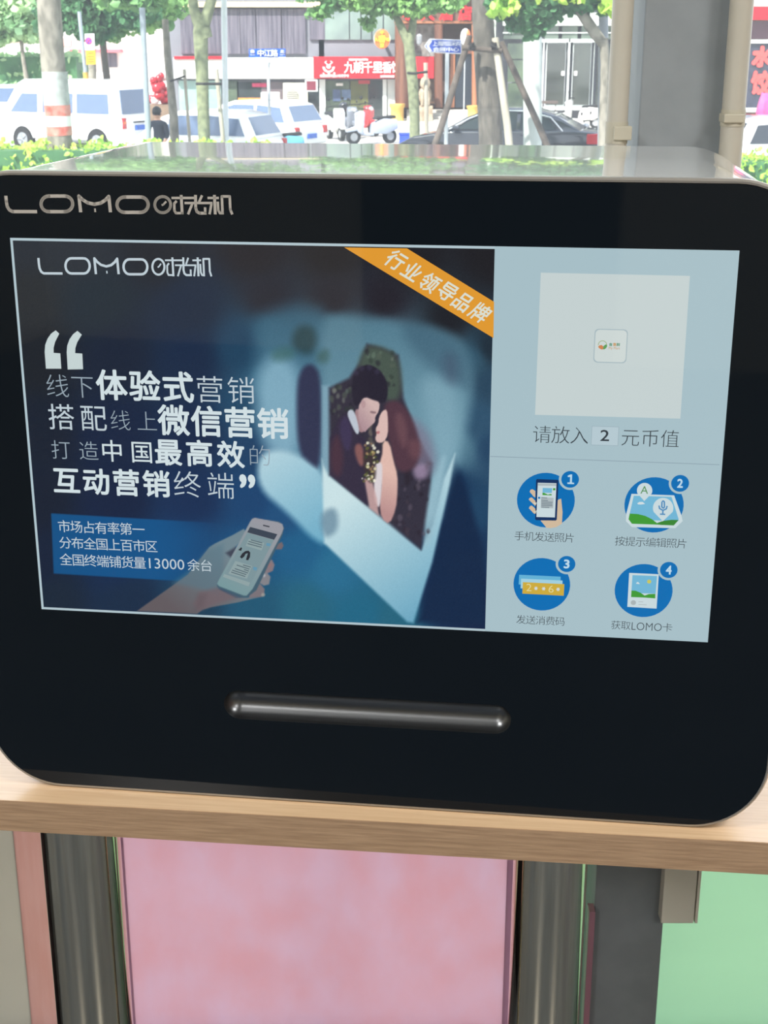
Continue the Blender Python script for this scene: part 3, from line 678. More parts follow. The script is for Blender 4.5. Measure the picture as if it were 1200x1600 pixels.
# phone chat drawn on the wallpaper hand
I5 = lambda L: SP(L,(330,800),10)
flat('chat_bar', [I5([(610,230),(1035,345),(985,432),(565,315)])], lit('screen chat bar',(56,66,80)), 4)
flat('chat_view', [I5([(563,320),(983,436),(590,1165),(190,1010)])], lit('screen chat view',(122,146,152)), 4)
flat('chat_bubble', [I5([(590,415),(830,480),(790,600),(540,525)]), I5([(380,760),(640,840),(560,1040),(270,960)]), I5([(205,965),(610,1100),(585,1160),(185,1010)])], lit('screen chat bubble',(140,160,162)), 5)
flat('chat_hair', [I5([(450,700),(490,640),(540,605),(585,600),(612,630),(608,700),(580,752),(545,745),(560,690),(575,640),(540,650),(520,690),(480,725)]), I5([(440,575),(470,548),(485,560),(470,605),(425,590)])], lit('screen chat hair',(36,40,48)), 6)
flat('chat_text', strokes([(I5(l),.0008) for l in ([(620,432),(800,480)],[(585,455),(800,515)],[(570,490),(790,548)],[(500,825),(620,858)],[(400,825),(600,890)],[(515,895),(590,920)],[(370,880),(575,950)],[(330,905),(550,975)],[(315,935),(535,1005)])],.0008), lit('screen chat text',(86,104,112)), 6)
flat('chat_avatar', [I5([(870,478),(935,495),(915,535),(860,520)]), I5([(665,850),(725,868),(705,915),(655,895)])], lit('screen chat avatar',(96,146,172)), 6)
flat('phone_speaker', strokes([(I5([(812,205),(912,228)]),.0011)],.0011), lit('screen speaker',(60,64,74)), 4)

# logo: polylines measured on the front glass
def logo_lines():
    A = lambda L: SP(L,(0,200),6); B = lambda L: SP(L,(0,270),2.5); Cc = lambda L: SP(L,(230,290),8.571)
    def stad(f, x0, x1, y0, y1, k):
        r = (y1-y0)/2; cy = (y0+y1)/2; L = []
        for a in np.linspace(-PI/2, PI/2, 12): L.append((x1-r*k+r*k*math.cos(a), cy+r*math.sin(a)))
        for a in np.linspace(PI/2, PI*1.5, 12): L.append((x0+r*k+r*k*math.cos(a), cy+r*math.sin(a)))
        return f(L+[L[0]])
    wA = .00245
    out = [(A([(55,635),(60,690),(68,735),(88,768),(118,783),(348,784)]), wA), (stad(A,385,682,638,784,1.0), wA),
           (A([(757,790),(740,638),(775,672),(820,700),(885,715),(945,703),(990,674),(1020,641),(1036,790)]), wA),
           (A([(884,771),(900,771)]), .0026), (stad(B,457,579,94.5,154.5,1.0), wA)]
    circle_ = Cc([(208+106*math.cos(a), 255+108*math.sin(a)) for a in np.linspace(0, 2*PI, 36)])
    w1_, w2_ = .0021, .0017
    out += [(circle_, w1_), (Cc([(195,262),(215,255),(255,212)]), .0014), (Cc([(325,165),(640,165)]), w2_), (Cc([(455,125),(470,385)]), w1_),
            (Cc([(395,205),(362,240),(365,335),(385,368),(488,369)]), .0018), (Cc([(647,125),(650,300),(665,348),(700,369),(795,369)]), w1_), (Cc([(775,290),(778,380)]), .0018),
            (Cc([(735,130),(695,220)]), .0018), (Cc([(500,233),(875,233)]), w2_), (Cc([(605,240),(548,385)]), .0018),
            (Cc([(808,165),(960,165)]), w2_), (Cc([(900,125),(912,385)]), w1_), (Cc([(862,235),(836,385)]), .0018),
            (Cc([(945,215),(953,330),(975,369),(1025,369)]), .0018), (Cc([(1010,385),(1000,145),(1105,145),(1113,320),(1140,386)]), .0019)]
    return out
LL = logo_lines()
m_logo = mat('silver printed logo', (178,172,164), .45, .0, var=.03)
b = MB()
for p in strokes(LL, None): b.add(quadmesh(p, -.0001), [tuple(range(len(p)))])
me = bpy.data.meshes.new('logo_print'); me.from_pydata(b.v, [], b.f); lo_ = link_mesh('logo_print', me, m_logo, front)
# the same logo shown smaller on the screen
xs = [p[0] for L, _ in LL for p in L]; zs = [p[1] for L, _ in LL for p in L]
bx = (min(xs), max(xs), min(zs), max(zs))
nx0, nx1 = S(61,413)[0], S(330,418)[0]; nz1, nz0 = S(195,400)[1], S(195,430)[1]
kx = (nx1-nx0)/(bx[1]-bx[0]); kz = (nz1-nz0)/(bx[3]-bx[2])
L2 = [([(nx0+(p[0]-bx[0])*kx, nz0+(p[1]-bx[2])*kz) for p in L], ww*.74) for L, ww in LL]
flat('screen_logo', strokes(L2, None), LIGHT, 3)

# ================================================================== the street outside
GZ_ = -1.75; SWZ = -1.60                   # carriageway and far pavement heights
m_asph = mat('grey asphalt', (140,140,138), .9, scale=.8)  # plain mottled grey of the road surface
m_pave = mat('pale paving', (196,190,180), .85, scale=1.5)
struct(MB().box((-60,2.2,GZ_-.3),(60,44,GZ_)).build('ground', m_asph))
struct(MB().box((-60,44,GZ_-.3),(60,110,SWZ)).build('pavement', m_pave))
struct(MB().box((-60,25.2,GZ_),(60,25.4,GZ_+.15)).build('kerb', m_pave))
struct(MB().box((-3.4,WY+.15,GZ_-.2),(3.4,2.2,-.2)).build('trim_3', m_pave))

m_leafA = mat('leaf green', (158,202,116), .5, var=.3, scale=1.3, col2=(104,154,96))
m_leafB = mat('leaf yellow green', (214,236,110), .5, scale=1.1, col2=(160,206,84))
m_leafC = mat('leaf dark green', (96,150,98), .5, scale=1.4, col2=(62,112,74))
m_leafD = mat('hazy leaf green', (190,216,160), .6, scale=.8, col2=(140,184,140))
def add_transl(m, k):
    nt = m.node_tree; b = nt.nodes['Principled BSDF']; out = [n for n in nt.nodes if n.type == 'OUTPUT_MATERIAL'][0]
    tl = nt.nodes.new('ShaderNodeBsdfTranslucent'); mx = nt.nodes.new('ShaderNodeMixShader'); mx.inputs[0].default_value = k
    nt.links.new(b.inputs['Base Color'].links[0].from_socket, tl.inputs[0]); nt.links.new(b.outputs[0], mx.inputs[1]); nt.links.new(tl.outputs[0], mx.inputs[2]); nt.links.new(mx.outputs[0], out.inputs[0])
for m in (m_leafA, m_leafB, m_leafC, m_leafD): add_transl(m, .4)
def leaves(name, clusters, size, m, parent=None, world=True, loc=None, label=None, cat=None):
    """clusters: (centre, (rx,ry,rz), count); every leaf is a folded six-point blade"""
    vs = []; 
    base = np.array([(0,-.5,0),(.34,-.18,.10),(.42,.16,.12),(0,.55,0),(-.42,.16,.12),(-.34,-.18,.10),(0,0,-.04)])
    allv = []; nl = 0
    for c, r, n in clusters:
        u = RNG.normal(size=(n,3)); u /= np.linalg.norm(u,axis=1)[:,None]; rad = RNG.random((n,1))**(1/2.2)
        p = np.array(c) + u*rad*np.array(r)*(1+.15*np.sin(u[:,:1]*7)+.12*np.sin(u[:,2:]*9))
        s_ = size*(.6+.8*RNG.random((n,1,1)))
        q = RNG.normal(size=(n,4)); q /= np.linalg.norm(q,axis=1)[:,None]; a,b_,c_,d = q.T
        R = np.stack([1-2*(c_*c_+d*d),2*(b_*c_-a*d),2*(b_*d+a*c_),2*(b_*c_+a*d),1-2*(b_*b_+d*d),2*(c_*d-a*b_),2*(b_*d-a*c_),2*(c_*d+a*b_),1-2*(b_*b_+c_*c_)],-1).reshape(n,3,3)
        allv.append((np.einsum('nij,kj->nki',R,base)*s_ + p[:,None,:]).reshape(-1,3)); nl += n
    V = np.concatenate(allv)
    if parent is not None:
        t = WM[parent.name].translation; V = V - np.array(t)
    tri = np.array([(0,1,6),(1,2,6),(2,3,6),(3,4,6),(4,5,6),(5,0,6)])
    F_ = (np.arange(nl)[:,None,None]*7 + tri[None]).reshape(-1,3)
    me = bpy.data.meshes.new(name); me.vertices.add(len(V)); me.vertices.foreach_set('co', V.ravel())
    me.loops.add(F_.size); me.loops.foreach_set('vertex_index', F_.ravel().astype(np.int32))
    me.polygons.add(len(F_)); me.polygons.foreach_set('loop_start', np.arange(0,F_.size,3,dtype=np.int32)); me.polygons.foreach_set('loop_total', np.full(len(F_),3,dtype=np.int32))
    me.update(calc_edges=True); me.materials.append(m)
    o = bpy.data.objects.new(name, me); C.objects.link(o); o['kind'] = 'stuff'
    if parent is not None: o.parent = parent; WM[o.name] = WM[parent.name].copy()
    else: WM[o.name] = Matrix()
    return o
m_bark = mat('plane bark', (146,140,128), .9, scale=7, col2=(104,100,90), stretch=(1,1,.5), bump=.4)
m_barkg = mat('green mottled bark', (140,146,112), .9, scale=8, col2=(106,112,88), bump=.4)
m_barkd = mat('dark bark', (104,98,90), .9, scale=9, col2=(74,70,64), stretch=(1,1,.4), bump=.5)
m_lime = mat('whitewash', (184,190,186), .9, scale=4, col2=(146,150,144))
m_redp = mat('red paint band', (214,70,56), .7, scale=5, col2=(200,150,136))
m_whitep = mat('white paint', (232,230,226), .5, var=.03)
m_rope = mat('black rope', (44,42,42), .9)
m_stake = mat('weathered stake wood', (176,168,152), .9, scale=6, stretch=(1,1,.2), bump=.3)
m_staked = mat('dark pole wood', (96,86,78), .9, scale=6, col2=(70,62,56), bump=.3)
def trunk_pts(pix, Y): return [at(x, y, Y) for x, y, _ in pix], [r*mpp(Y) for _, _, r in pix]
def tree(label, Y, pix, m, crowns, leafm, size, branches=(), gz=GZ_, group=None, name='plane_tree'):
    """pix: (px,py,half width px) down the trunk; the foot is dropped to the ground"""
    P, R = trunk_pts(pix, Y)
    foot = P[-1].copy(); foot.z = gz; P.append(foot); R.append(R[-1]*1.15)
    t = thing(name, label, 'tree', foot, group=group)
    tr = MB().tube(P, R, 16).build('trunk', m, t, world=True, smooth=True)
    for b_ in branches:
        bp, br = trunk_pts(b_, Y); MB().tube(bp, br, 10).build('branch', m, t, world=True, smooth=True)
    if crowns:
        cl = []
        for (px, py, rx, ry, n, *dy) in crowns:
            k = mpp(Y); c = at(px, py, Y + (dy[0] if dy else 0)); cl.append((c, (rx*k, rx*k*.6, ry*k), n))
        leaves('foliage', cl, size, leafm, t)
    return t
# near kerb trees and poles (about 29 m away)
YN = 29.0
t = tree('thick grey plane tree trunk with red and white bands, leftmost, in the hedge', YN, [(66,-420,16),(68,-150,17),(76,0,18.5),(82,90,19),(88,160,19),(93,216,20)], m_bark, [(20,-330,260,170,2600),(230,-360,220,140,2000)], m_leafA, .22)
k = mpp(YN)
for (y0,y1,m,nm) in ((112,164,m_lime,'whitewash_band'),(164,181,m_redp,'red_band'),(181,197,m_whitep,'white_band'),(197,211,m_redp,'red_band')):
    xx = 76+ (y0/216)*17; MB().tube([at(xx+.5,y0,YN),at(xx+.5+(y1-y0)*.075,y1,YN)], 20.3*k, 20).build(nm, m, t, world=True, smooth=True)
t = tree('dark plane tree trunk propped by three dark poles, right of the blue arrow sign', YN, [(752,-500,14),(753,-200,15),(753,0,16),(758,90,17.5),(764,160,18.5),(767,216,19)], m_barkd, [(700,-420,260,170,2600),(900,-420,200,150,1600)], m_leafA, .22)
YP = YN - .1
for (p0, p1, r, m, lab) in (((733,58),(675,235),5.2,m_staked,'dark leaning prop pole on the left of the propped tree'),((774,62),(795,235),6,m_stake,'pale grey upright prop pole on the right of the propped tree'),((784,68),(856,235),5.2,m_staked,'dark leaning prop pole on the right of the propped tree')):
    a, b_ = at(*p0, YP-.35), at(*p1, YP-.6); dn = (b_-a); b2 = a + dn*((GZ_+0-a.z)/dn.z)
    mid = (a+b2)/2 + Vector((.03,0,0))
    o = MB().tube([a+(a-b2)*.01, mid, b2], [r*k*.9, r*k, r*k*1.05], 12).build('prop_pole', m, loc=b2, world=True, smooth=True); tag(o, lab, 'pole')
cb = thing('cross_bar', 'horizontal pole lashed across the propped dark tree trunk', 'pole', at(755,78,YP-.45))
MB().tube([at(722,74,YP-.42), at(784,80,YP-.42)], 4*k, 12).build('bar', m_staked, cb, world=True, smooth=True)
for x in (738,772):
    pts = [at(x+random.uniform(-5,5), 73+random.uniform(-7,7), YP-.5+random.uniform(-.06,.06)) for _ in range(26)]
    MB().tube(pts, 1.4*k, 6).build('rope_lashing', m_rope, cb, world=True, smooth=True)
# concrete utility pole and other poles
def pole(name, label, Y, x0, x1, ytop, r, m, gz=GZ_, r2=None):
    a = at(x0, ytop, Y); b_ = at(x1, 216, Y); dn = b_-a; b2 = a + dn*((gz-a.z)/dn.z); kk = mpp(Y)
    o = MB().tube([a, b2], [r*kk*(r2 or 1), r*kk*1.02], 20).build(name, m, loc=b2, world=True, smooth=True)
    return tag(o, label, 'pole')
m_conc = mat('pale concrete', (198,204,198), .85, var=.05, scale=5)
pole('utility_pole', 'thick pale concrete utility pole right of the propped tree', 29.9, 833, 832, -420, 14.5, m_conc)
pole('utility_pole', 'slim grey steel pole standing right of the white doors', 28, 948, 941, -420, 7.5, mat('grey steel pole', (142,146,152), .5, var=.1, scale=3))
pole('street_pole', 'grey street pole between the white van and the red balloon heap', 30, 222, 232, 12, 4.6, mat('galvanised steel', (150,160,168), .4, var=.05))
pole('street_pole', 'thin white street pole right of the forked tree', 33, 344, 353, -420, 4.6, mat('white steel pole', (222,226,228), .4, var=.03))
t = tree('forked grey green tree trunk tied to a stake, above the white cars', 30, [(322,60,10.5),(317,45,12),(314,38,12),(313,50,11.5),(316,120,10),(317,160,9.5),(319,215,9.5)], m_barkg, [(290,-190,170,110,1500),(160,-60,110,60,900,6),(215,-10,90,34,700,6),(395,-110,90,80,600)], m_leafA, .2,
         branches=([(314,45,10.5),(303,15,8),(298,-30,6.5),(290,-110,4)], [(316,45,10),(326,15,8.5),(336,-20,7),(350,-100,4)]))
k = mpp(29.8)
o = MB().tube([at(338,108,29.8), at(349,222,29.8), Vector((at(352,235,29.8).x, 29.8, GZ_))], [3.4*k]*3, 10).build('tree_stake', m_stake, loc=(at(352,235,29.8).x,29.8,GZ_), world=True, smooth=True); tag(o,'pale stake tied to the forked tree trunk','stake')
o = MB().tube([at(307,131,29.5),at(318,131,29.35),at(328,131,29.5),at(346,131,29.6)], 2*k, 8).build('tie_band', m_rope, loc=at(318,131,29.4), world=True); tag(o,'black tie band around the forked trunk and its stake','band')
tree('slim bare trunk with a stake behind the red balloon heap', 34, [(258,30,5),(262,90,6),(268,150,6.5),(271,180,7)], m_bark, [(250,-70,80,70,700)], m_leafA, .2)
k = mpp(33.8)
o = MB().tube([at(288,108,33.8), Vector((at(297,190,33.8).x,33.8,GZ_))], 2.6*k, 8).build('tree_stake', m_stake, loc=(at(297,190,33.8).x,33.8,GZ_), world=True); tag(o,'thin stake right of the slim bare trunk','stake')
o = MB().tube([at(266,127,33.6),at(289,119,33.7)], 1.6*k, 6).build('tie_band', m_rope, loc=at(266,127,33.6), world=True); tag(o,'dark tie band between the slim trunk and its stake','band')
# maple in the middle
t = tree('grey green forked tree in front of the wooden restaurant front', 40, [(638,62,8),(641,90,8.5),(645,130,8.5),(648,185,8)], m_barkg, [(565,-2,70,22,1300),(640,8,60,20,800),(520,-20,60,26,800),(690,2,42,20,420),(610,-70,120,60,1100),(500,22,22,10,90),(575,36,16,12,70),(600,-170,150,70,900)], m_leafA, .17,
     branches=([(637,66,7),(628,45,6.5),(618,25,5),(606,14,3.5)], [(640,66,7),(645,40,6),(647,10,5),(650,-60,4)], [(646,30,4),(662,20,3.2),(678,8,2.5)]))
k = mpp(39.8)
o = MB().tube([at(665,98,39.8), Vector((at(668,185,39.8).x,39.8,GZ_))], 3.2*k, 10).build('tree_stake', m_stake, loc=(at(668,185,39.8).x,39.8,GZ_), world=True); tag(o,'pale stake tied beside the middle forked tree','stake')
o = MB().tube([at(637,114,39.6),at(646,115,39.5),at(668,112,39.6)], 2*k, 8).build('tie_band', m_rope, loc=at(646,115,39.5), world=True); tag(o,'dark tie band between the middle tree and its stake','band')
# right hand tree: leaning branch and large leaves
t = tree('leaning branched tree at the grey column with large maple leaves over the doors', 27, [(943,60,7),(946,100,7.5),(943,216,8)], m_bark, [(850,2,55,30,1300),(800,10,38,22,560),(815,38,22,12,200),(905,-6,60,26,1000),(955,8,22,14,180),(870,-90,130,70,1500),(840,30,30,18,260),(782,2,22,14,160),(836,52,16,10,60)], m_leafC, .17,
     branches=([(944,70,8),(930,52,9),(915,30,8.5),(903,12,7.5),(885,-5,6),(860,-30,5)],))
leaves('foliage', [(at(790,12,26.6),(.3,.3,.2),60),(at(870,-14,26.6),(.9,.4,.25),90),(at(957,8,26.6),(.25,.2,.2),60)], .17, m_leafB, t)
# far left trees, whitewashed
tree('far plane tree with whitewashed foot behind the parking sign', 50, [(143,60,6),(144,100,6),(145,135,6.5)], m_bark, [(120,20,70,40,1500),(195,10,60,36,1300),(150,48,30,20,300),(110,-60,120,60,900)], m_leafC, .24, gz=SWZ)
tree('far dark tree with whitewashed foot behind the van roof', 52, [(160,60,6),(163,90,5),(168,130,6)], m_barkd, [(215,30,60,22,800),(170,40,40,25,500),(240,8,60,30,900)], m_leafA, .24, gz=SWZ)
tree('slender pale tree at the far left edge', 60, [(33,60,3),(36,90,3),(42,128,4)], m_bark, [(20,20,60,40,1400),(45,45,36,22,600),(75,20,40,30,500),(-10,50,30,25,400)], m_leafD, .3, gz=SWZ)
# hedges
def hedge(label, x0, x1, ytop, Y, h, n, m, name='hedge', size=.11, gz=GZ_, dpt=.9):
    a, b_ = at(x0, ytop, Y), at(x1, ytop, Y); L = b_.x-a.x; zt = a.z
    t = thing(name, label, 'hedge', ((a.x+b_.x)/2, Y, gz))
    MB().box((-L/2, -dpt*.8, 0), (L/2, dpt*.8, zt-gz-.12)).build('twig_mass', m_leafC, t)
    cl = [((a.x+L*(i+.5)/max(1,int(L)), Y, zt-.22), (.75, dpt, .24), int(n*.4)) for i in range(max(1,int(L)))]
    cl += [((a.x+L*(i+.5)/max(1,int(L)), Y-.3, (gz+zt)/2), (.75, dpt, (zt-gz)/2), n) for i in range(max(1,int(L)))]
    leaves('foliage', cl, size, m, t)
hedge('bright yellow green hedge along the near kerb at left', -60, 430, 222, YN, 1, 900, m_leafB)
hedge('bright green hedge right of the grey column', 1120, 1330, 238, 26, 1, 900, m_leafB)
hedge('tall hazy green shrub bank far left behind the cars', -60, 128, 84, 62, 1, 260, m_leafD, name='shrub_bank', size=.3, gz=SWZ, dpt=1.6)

# road signs
def plate(name, poly, Y, m, t, depth=.03): 
    P = [at(x,y,Y) for x,y in poly]; return MB().prism([(p.x,p.z) for p in P], 'y', Y, Y+depth).build(name, m, t, world=True)
def wtext(txt, px0, px1, py0, py1, Y, m, parent, off=0, latin=False, name='lettering', split=False):
    a = at(px0,(py0+py1)/2,Y).x; b_ = at(px1,(py0+py1)/2,Y).x; z1 = at((px0+px1)/2,py0,Y).z; z0 = at((px0+px1)/2,py1,Y).z
    if split:                          # large characters: one part each
        n = len(txt); wd = (px1-px0)/n
        for i, ch in enumerate(txt): wtext(ch, px0+i*wd+.04*wd, px0+(i+1)*wd-.04*wd, py0, py1, Y, m, parent, off, latin, 'character')
        return
    V, Fc = text_cells(txt, a, b_, z0, z1, off, latin); l = WM[parent.name].translation
    me = bpy.data.meshes.new(name); me.from_pydata([(p[0]-l.x, Y-l.y-.004*p[2], p[1]-l.z) for p in V], [], Fc); me.update()
    return link_mesh(name, me, m, parent)
m_blue = mat('road sign blue', (10,84,196), .4, var=.02); m_blue2 = mat('direction sign blue', (28,64,160), .4, var=.02); m_white = mat('sign white', (240,240,240), .5, var=.02)
m_post = mat('painted sign post', (196,200,202), .4, var=.03)
Y = 37; fx = at(420,150,Y).x
t = thing('street_sign', 'blue and white street name sign on a post in front of the grey shop band', 'sign', (fx, Y, GZ_))
MB().tube([(0,.05,0),(0,.05,at(420,97,Y).z-GZ_)], [2.3*mpp(Y)]*2, 12).build('post', m_post, t, smooth=True)
MB().tube([(0,.05,at(420,107,Y).z-GZ_),(0,.05,at(420,97,Y).z-GZ_)], [2*mpp(Y),4*mpp(Y)], 12).build('collar', m_post, t)
plate('name_panel', [(389,76.5),(446,76),(446,89),(389,90)], Y, m_blue, t); plate('lower_panel', [(389,90),(446,89),(446,96),(389,97)], Y, m_white, t)
wtext('中江路',402,434,78,88,Y-.01,m_white,t,.008,split=True); wtext('南',391.5,397.5,78,83,Y-.01,m_white,t,.02); wtext('北',438,444,78,83,Y-.01,m_white,t,.02)
wtext('SOUTH',391,398,84.5,86.5,Y-.01,m_white,t,0,True); wtext('NORTH',437.5,444.5,84.5,86.5,Y-.01,m_white,t,0,True)
Y = 33; t = thing('direction_sign', 'blue arrow direction sign on a thin white post left of the propped tree', 'sign', (at(698,150,Y).x, Y, GZ_))
MB().tube([(0,.05,0),(0,.05,at(698,62,Y).z-GZ_)], [3*mpp(Y)]*2, 12).build('post', m_post, t, smooth=True)
plate('rim', [(663,72),(671,60.5),(721,62),(721,84.5),(671,82)], Y+.012, m_white, t); plate('panel', [(664.5,72),(671.8,62),(720,63.3),(720,83),(671.8,80.6)], Y, m_blue2, t)
plate('arrow', [(666.5,72),(671.5,63.5),(675,63.5),(670,72),(675,80),(671.5,80)], Y-.008, m_white, t, .006)
wtext('上海跨国采购',676,719.5,64.5,72,Y-.01,m_white,t,0,split=True); wtext('会展中心',676.5,717,74,80.8,Y-.01,m_white,t,0,split=True)
Y = 47; t = thing('parking_sign', 'white and yellow no stopping sign on a grey post above the van roof', 'sign', (at(131,100,Y).x, Y, GZ_))
kk = mpp(Y)
MB().tube([(-.05,.06,at(125,18,Y).z-GZ_),(0.02,.06,at(132,113,Y).z-GZ_)], [3*kk]*2, 12).build('post', mat('galvanised steel',(0,0,0)), t, smooth=True)
MB().tube([(0.02,.06,at(132,113,Y).z-GZ_),(0.06,.06,0)], [4*kk]*2, 12).build('post_sleeve', mat('yellow sleeve', (206,164,70), .6), t, smooth=True)
plate('white_panel', [(132.5,53),(147,52.5),(148,78),(133,78.5)], Y, m_white, t); plate('yellow_panel', [(134,79),(148.5,78.5),(149.5,100.5),(135,101)], Y, mat('sign yellow', (242,178,40), .5, var=.02), t)
cc = at(138.5,64,Y); 
MB().tube([cc+Vector((0,-.002,0)), cc+Vector((0,-.008,0))], 5.6*kk, 24).build('red_disc', mat('sign red', (214,50,90), .5), t, world=True)
MB().tube([cc+Vector((0,-.009,0)), cc+Vector((0,-.012,0))], 4.3*kk, 24).build('blue_disc', mat('sign violet blue', (90,84,196), .5), t, world=True)
for s in (-1,1):
    a = Vector((s*3.4*kk, -.016, 3.4*kk)); MB().tube([cc+a, cc+Vector((-a.x,-.016,-a.z))], .7*kk, 4).build('slash', mat('sign red',(0,0,0)), t, world=True)
for y in (83,88.5,92.5,96.5): plate('notice_line', [(137,y-.8),(147,y-.9),(147,y+.6),(137,y+.7)], Y-.006, mat('sign brown', (190,110,40), .6), t, .004)

# ------------------------------------------------------------------ vehicles
m_tyre = mat('tyre rubber', (30,30,32), .8); m_hub = mat('hub alloy', (180,182,186), .3, .6, var=.05)
m_win = mat('tinted car glass', (38,44,52), .06, spec=.8, var=.05); m_winb = mat('blue grey car glass', (92,110,140), .08, spec=.8, var=.05)
m_white_car = mat('white car paint', (250,250,248), .2, var=.01, coat=.6); m_black_car = mat('dark car paint', (34,36,44), .12, var=.03, coat=.8)
m_tail = mat('red tail lamp', (200,30,36), .2, var=.1); m_amber = mat('amber lamp', (232,120,40), .25); m_plate = mat('blue number plate', (54,104,200), .4, var=.05)
m_trimc = mat('chrome trim', (214,216,220), .15, .6, var=.02)
def wheel(t, x, y, r, wdt=.2):
    wv = MB().tube([(x,y-wdt/2,r),(x,y+wdt/2,r)], r, 24).build('wheel', m_tyre, t, smooth=True)
    s = 1 if y > 0 else -1
    b = MB().tube([(x,y+s*wdt*.45,r),(x,y+s*(wdt/2+.012),r)], [r*.62,r*.58], 20)
    b.build('hub', m_hub, wv)
    c = MB()
    for q in range(5):
        a = 2*PI*q/5; c.tube([(x,y+s*(wdt/2+.02),r),(x+r*.55*math.cos(a),y+s*(wdt/2+.014),r+r*.55*math.sin(a))], .03, 6)
    c.build('spokes', m_hub, wv)
def car(name, label, cat, loc, rotz, body, roof, W, mbody, wheels, wr, side_win, front_win, rear_win, glass, group=None, tumble=.16):
    """body: lower side profile (x,z) loop; roof: upper side profile loop; +x is forward"""
    t = thing(name, label, cat, loc, rotz, group)
    MB().prism(body, 'y', -W/2, W/2).build('body', mbody, t, bevel=.07, seg=3, smooth=True)
    n = len(roof); zb = min(p[1] for p in roof); zt = max(p[1] for p in roof)
    hw = lambda z: W/2 - .03 - tumble*(z-zb)/(zt-zb)
    vs = [(x, -hw(z), z) for x, z in roof] + [(x, hw(z), z) for x, z in roof]
    fs = [tuple(range(n)), tuple(range(2*n-1,n-1,-1))] + [(i, n+i, n+(i+1)%n, (i+1)%n) for i in range(n)]
    MB().add(vs, fs).build('cabin', mbody, t, bevel=.05, seg=2, smooth=True)
    for s in (-1,1):
        for wv in side_win:
            vs = [(x, s*(hw(z)+.004), z) for x, z in wv] + [(x, s*(hw(z)+.016), z) for x, z in wv]; m_ = len(wv)
            MB().add(vs, [tuple(range(m_)), tuple(range(2*m_-1,m_-1,-1))]+[(i,m_+i,m_+(i+1)%m_,(i+1)%m_) for i in range(m_)]).build('side_window', glass, t)
    for nm, wv, d in (('windscreen', front_win, 1), ('rear_window', rear_win, -1)):
        (xa_, za_), (xb_, zb_) = wv
        y0, y1 = hw(za_)-.09, hw(zb_)-.07
        vs = [(xa_+d*.012,-y0,za_),(xa_+d*.012,y0,za_),(xb_+d*.012,y1,zb_),(xb_+d*.012,-y1,zb_)]
        vs += [(v[0]-d*.05, v[1], v[2]) for v in vs]
        MB().add(vs, [(0,1,2,3),(7,6,5,4),(0,4,5,1),(1,5,6,2),(2,6,7,3),(3,7,4,0)]).build(nm, glass, t)
    for x in wheels:
        for s in (-1,1): wheel(t, x, s*(W/2-.07), wr)
        for s in (-1,1): MB().tube([(x,s*(W/2-.02),wr),(x,s*(W/2+.006),wr)], wr*1.17, 24).build('wheel_arch', m_tyre, t)
    return t
# white van, rear three quarter
Yv = 43.0
vl = 4.85
vb = [(-2.4,.35),(-2.42,.95),(-2.3,1.02),(2.2,1.02),(2.42,.9),(2.44,.35)]
vr = [(-2.38,.95),(-2.22,1.98),(-1.9,2.06),(1.3,2.06),(1.55,1.95),(2.25,.98)]
px_c = at(189,190,Yv-1.0).x
rz = math.radians(152)
van_c = Vector((px_c,Yv-1.0,GZ_)) - Matrix.Rotation(rz,3,'Z') @ Vector((-2.4,.85,0))
t = car('white_van', 'white van with tinted windows parked behind the banded tree trunk', 'van', van_c, rz, vb, vr, 1.72, m_white_car, (-1.5,1.35), .33,
    ([(-1.95,1.12),(-1.9,1.68),(-.75,1.68),(-.75,1.12)],[(-.6,1.12),(-.6,1.68),(.55,1.68),(.55,1.12)],[(.75,1.12),(.75,1.66),(1.35,1.66),(1.8,1.12)]), ((2.2,1.12),(1.62,1.86)), ((-2.36,1.12),(-2.27,1.80)), m_winb, tumble=.12)
for s in (-1,1):
    MB().box((-2.45,s*.80,.72),(-2.40,s*.66,1.02)).build('tail_lamp', m_tail, t); MB().box((-2.455,s*.79,.86),(-2.40,s*.67,.92)).build('amber_lamp', m_amber, t)
MB().box((-2.47,-.22,.66),(-2.42,.22,.80)).build('number_plate', m_plate, t); MB().box((-2.46,-.3,.87),(-2.42,.3,.91)).build('handle_bar', m_tyre, t)
MB().box((-2.52,-.84,.36),(-2.38,.84,.52)).build('bumper', m_white_car, t, bevel=.03)
# dark saloon
Yb = 37.0
sb = [(-2.42,.30),(-2.46,.62),(-2.40,.92),(-1.75,.98),(1.1,.94),(2.0,.80),(2.38,.62),(2.42,.28)]
sr = [(-1.95,.94),(-1.35,1.28),(-.7,1.44),(.15,1.45),(.75,1.25),(1.3,.92)]
sw = ([(-1.35,.98),(-1.15,1.22),(-.62,1.35),(-.50,1.35),(-.50,.98)],[(-.42,.98),(-.42,1.36),(.12,1.37),(.30,1.31),(.30,.98)],[(.38,.98),(.38,1.28),(.66,1.17),(1.02,.98)])
xc = (at(629,210,Yb).x+at(943,210,Yb).x)/2
k8 = 1.08; sb, sr = [[(x*k8, z*k8) for x, z in L] for L in (sb, sr)]; sw = tuple([(x*k8, z*k8) for x, z in L] for L in sw)
t = car('dark_saloon', 'dark saloon car with red tail lamp behind the propped tree', 'car', (xc, Yb, GZ_), math.radians(167), sb, sr, 1.86, m_black_car, (-1.5,1.56), .35, sw, ((1.22*k8,.98*k8),(.68*k8,1.27*k8)), ((-1.88*k8,.99*k8),(-1.28*k8,1.30*k8)), m_win, tumble=.25)
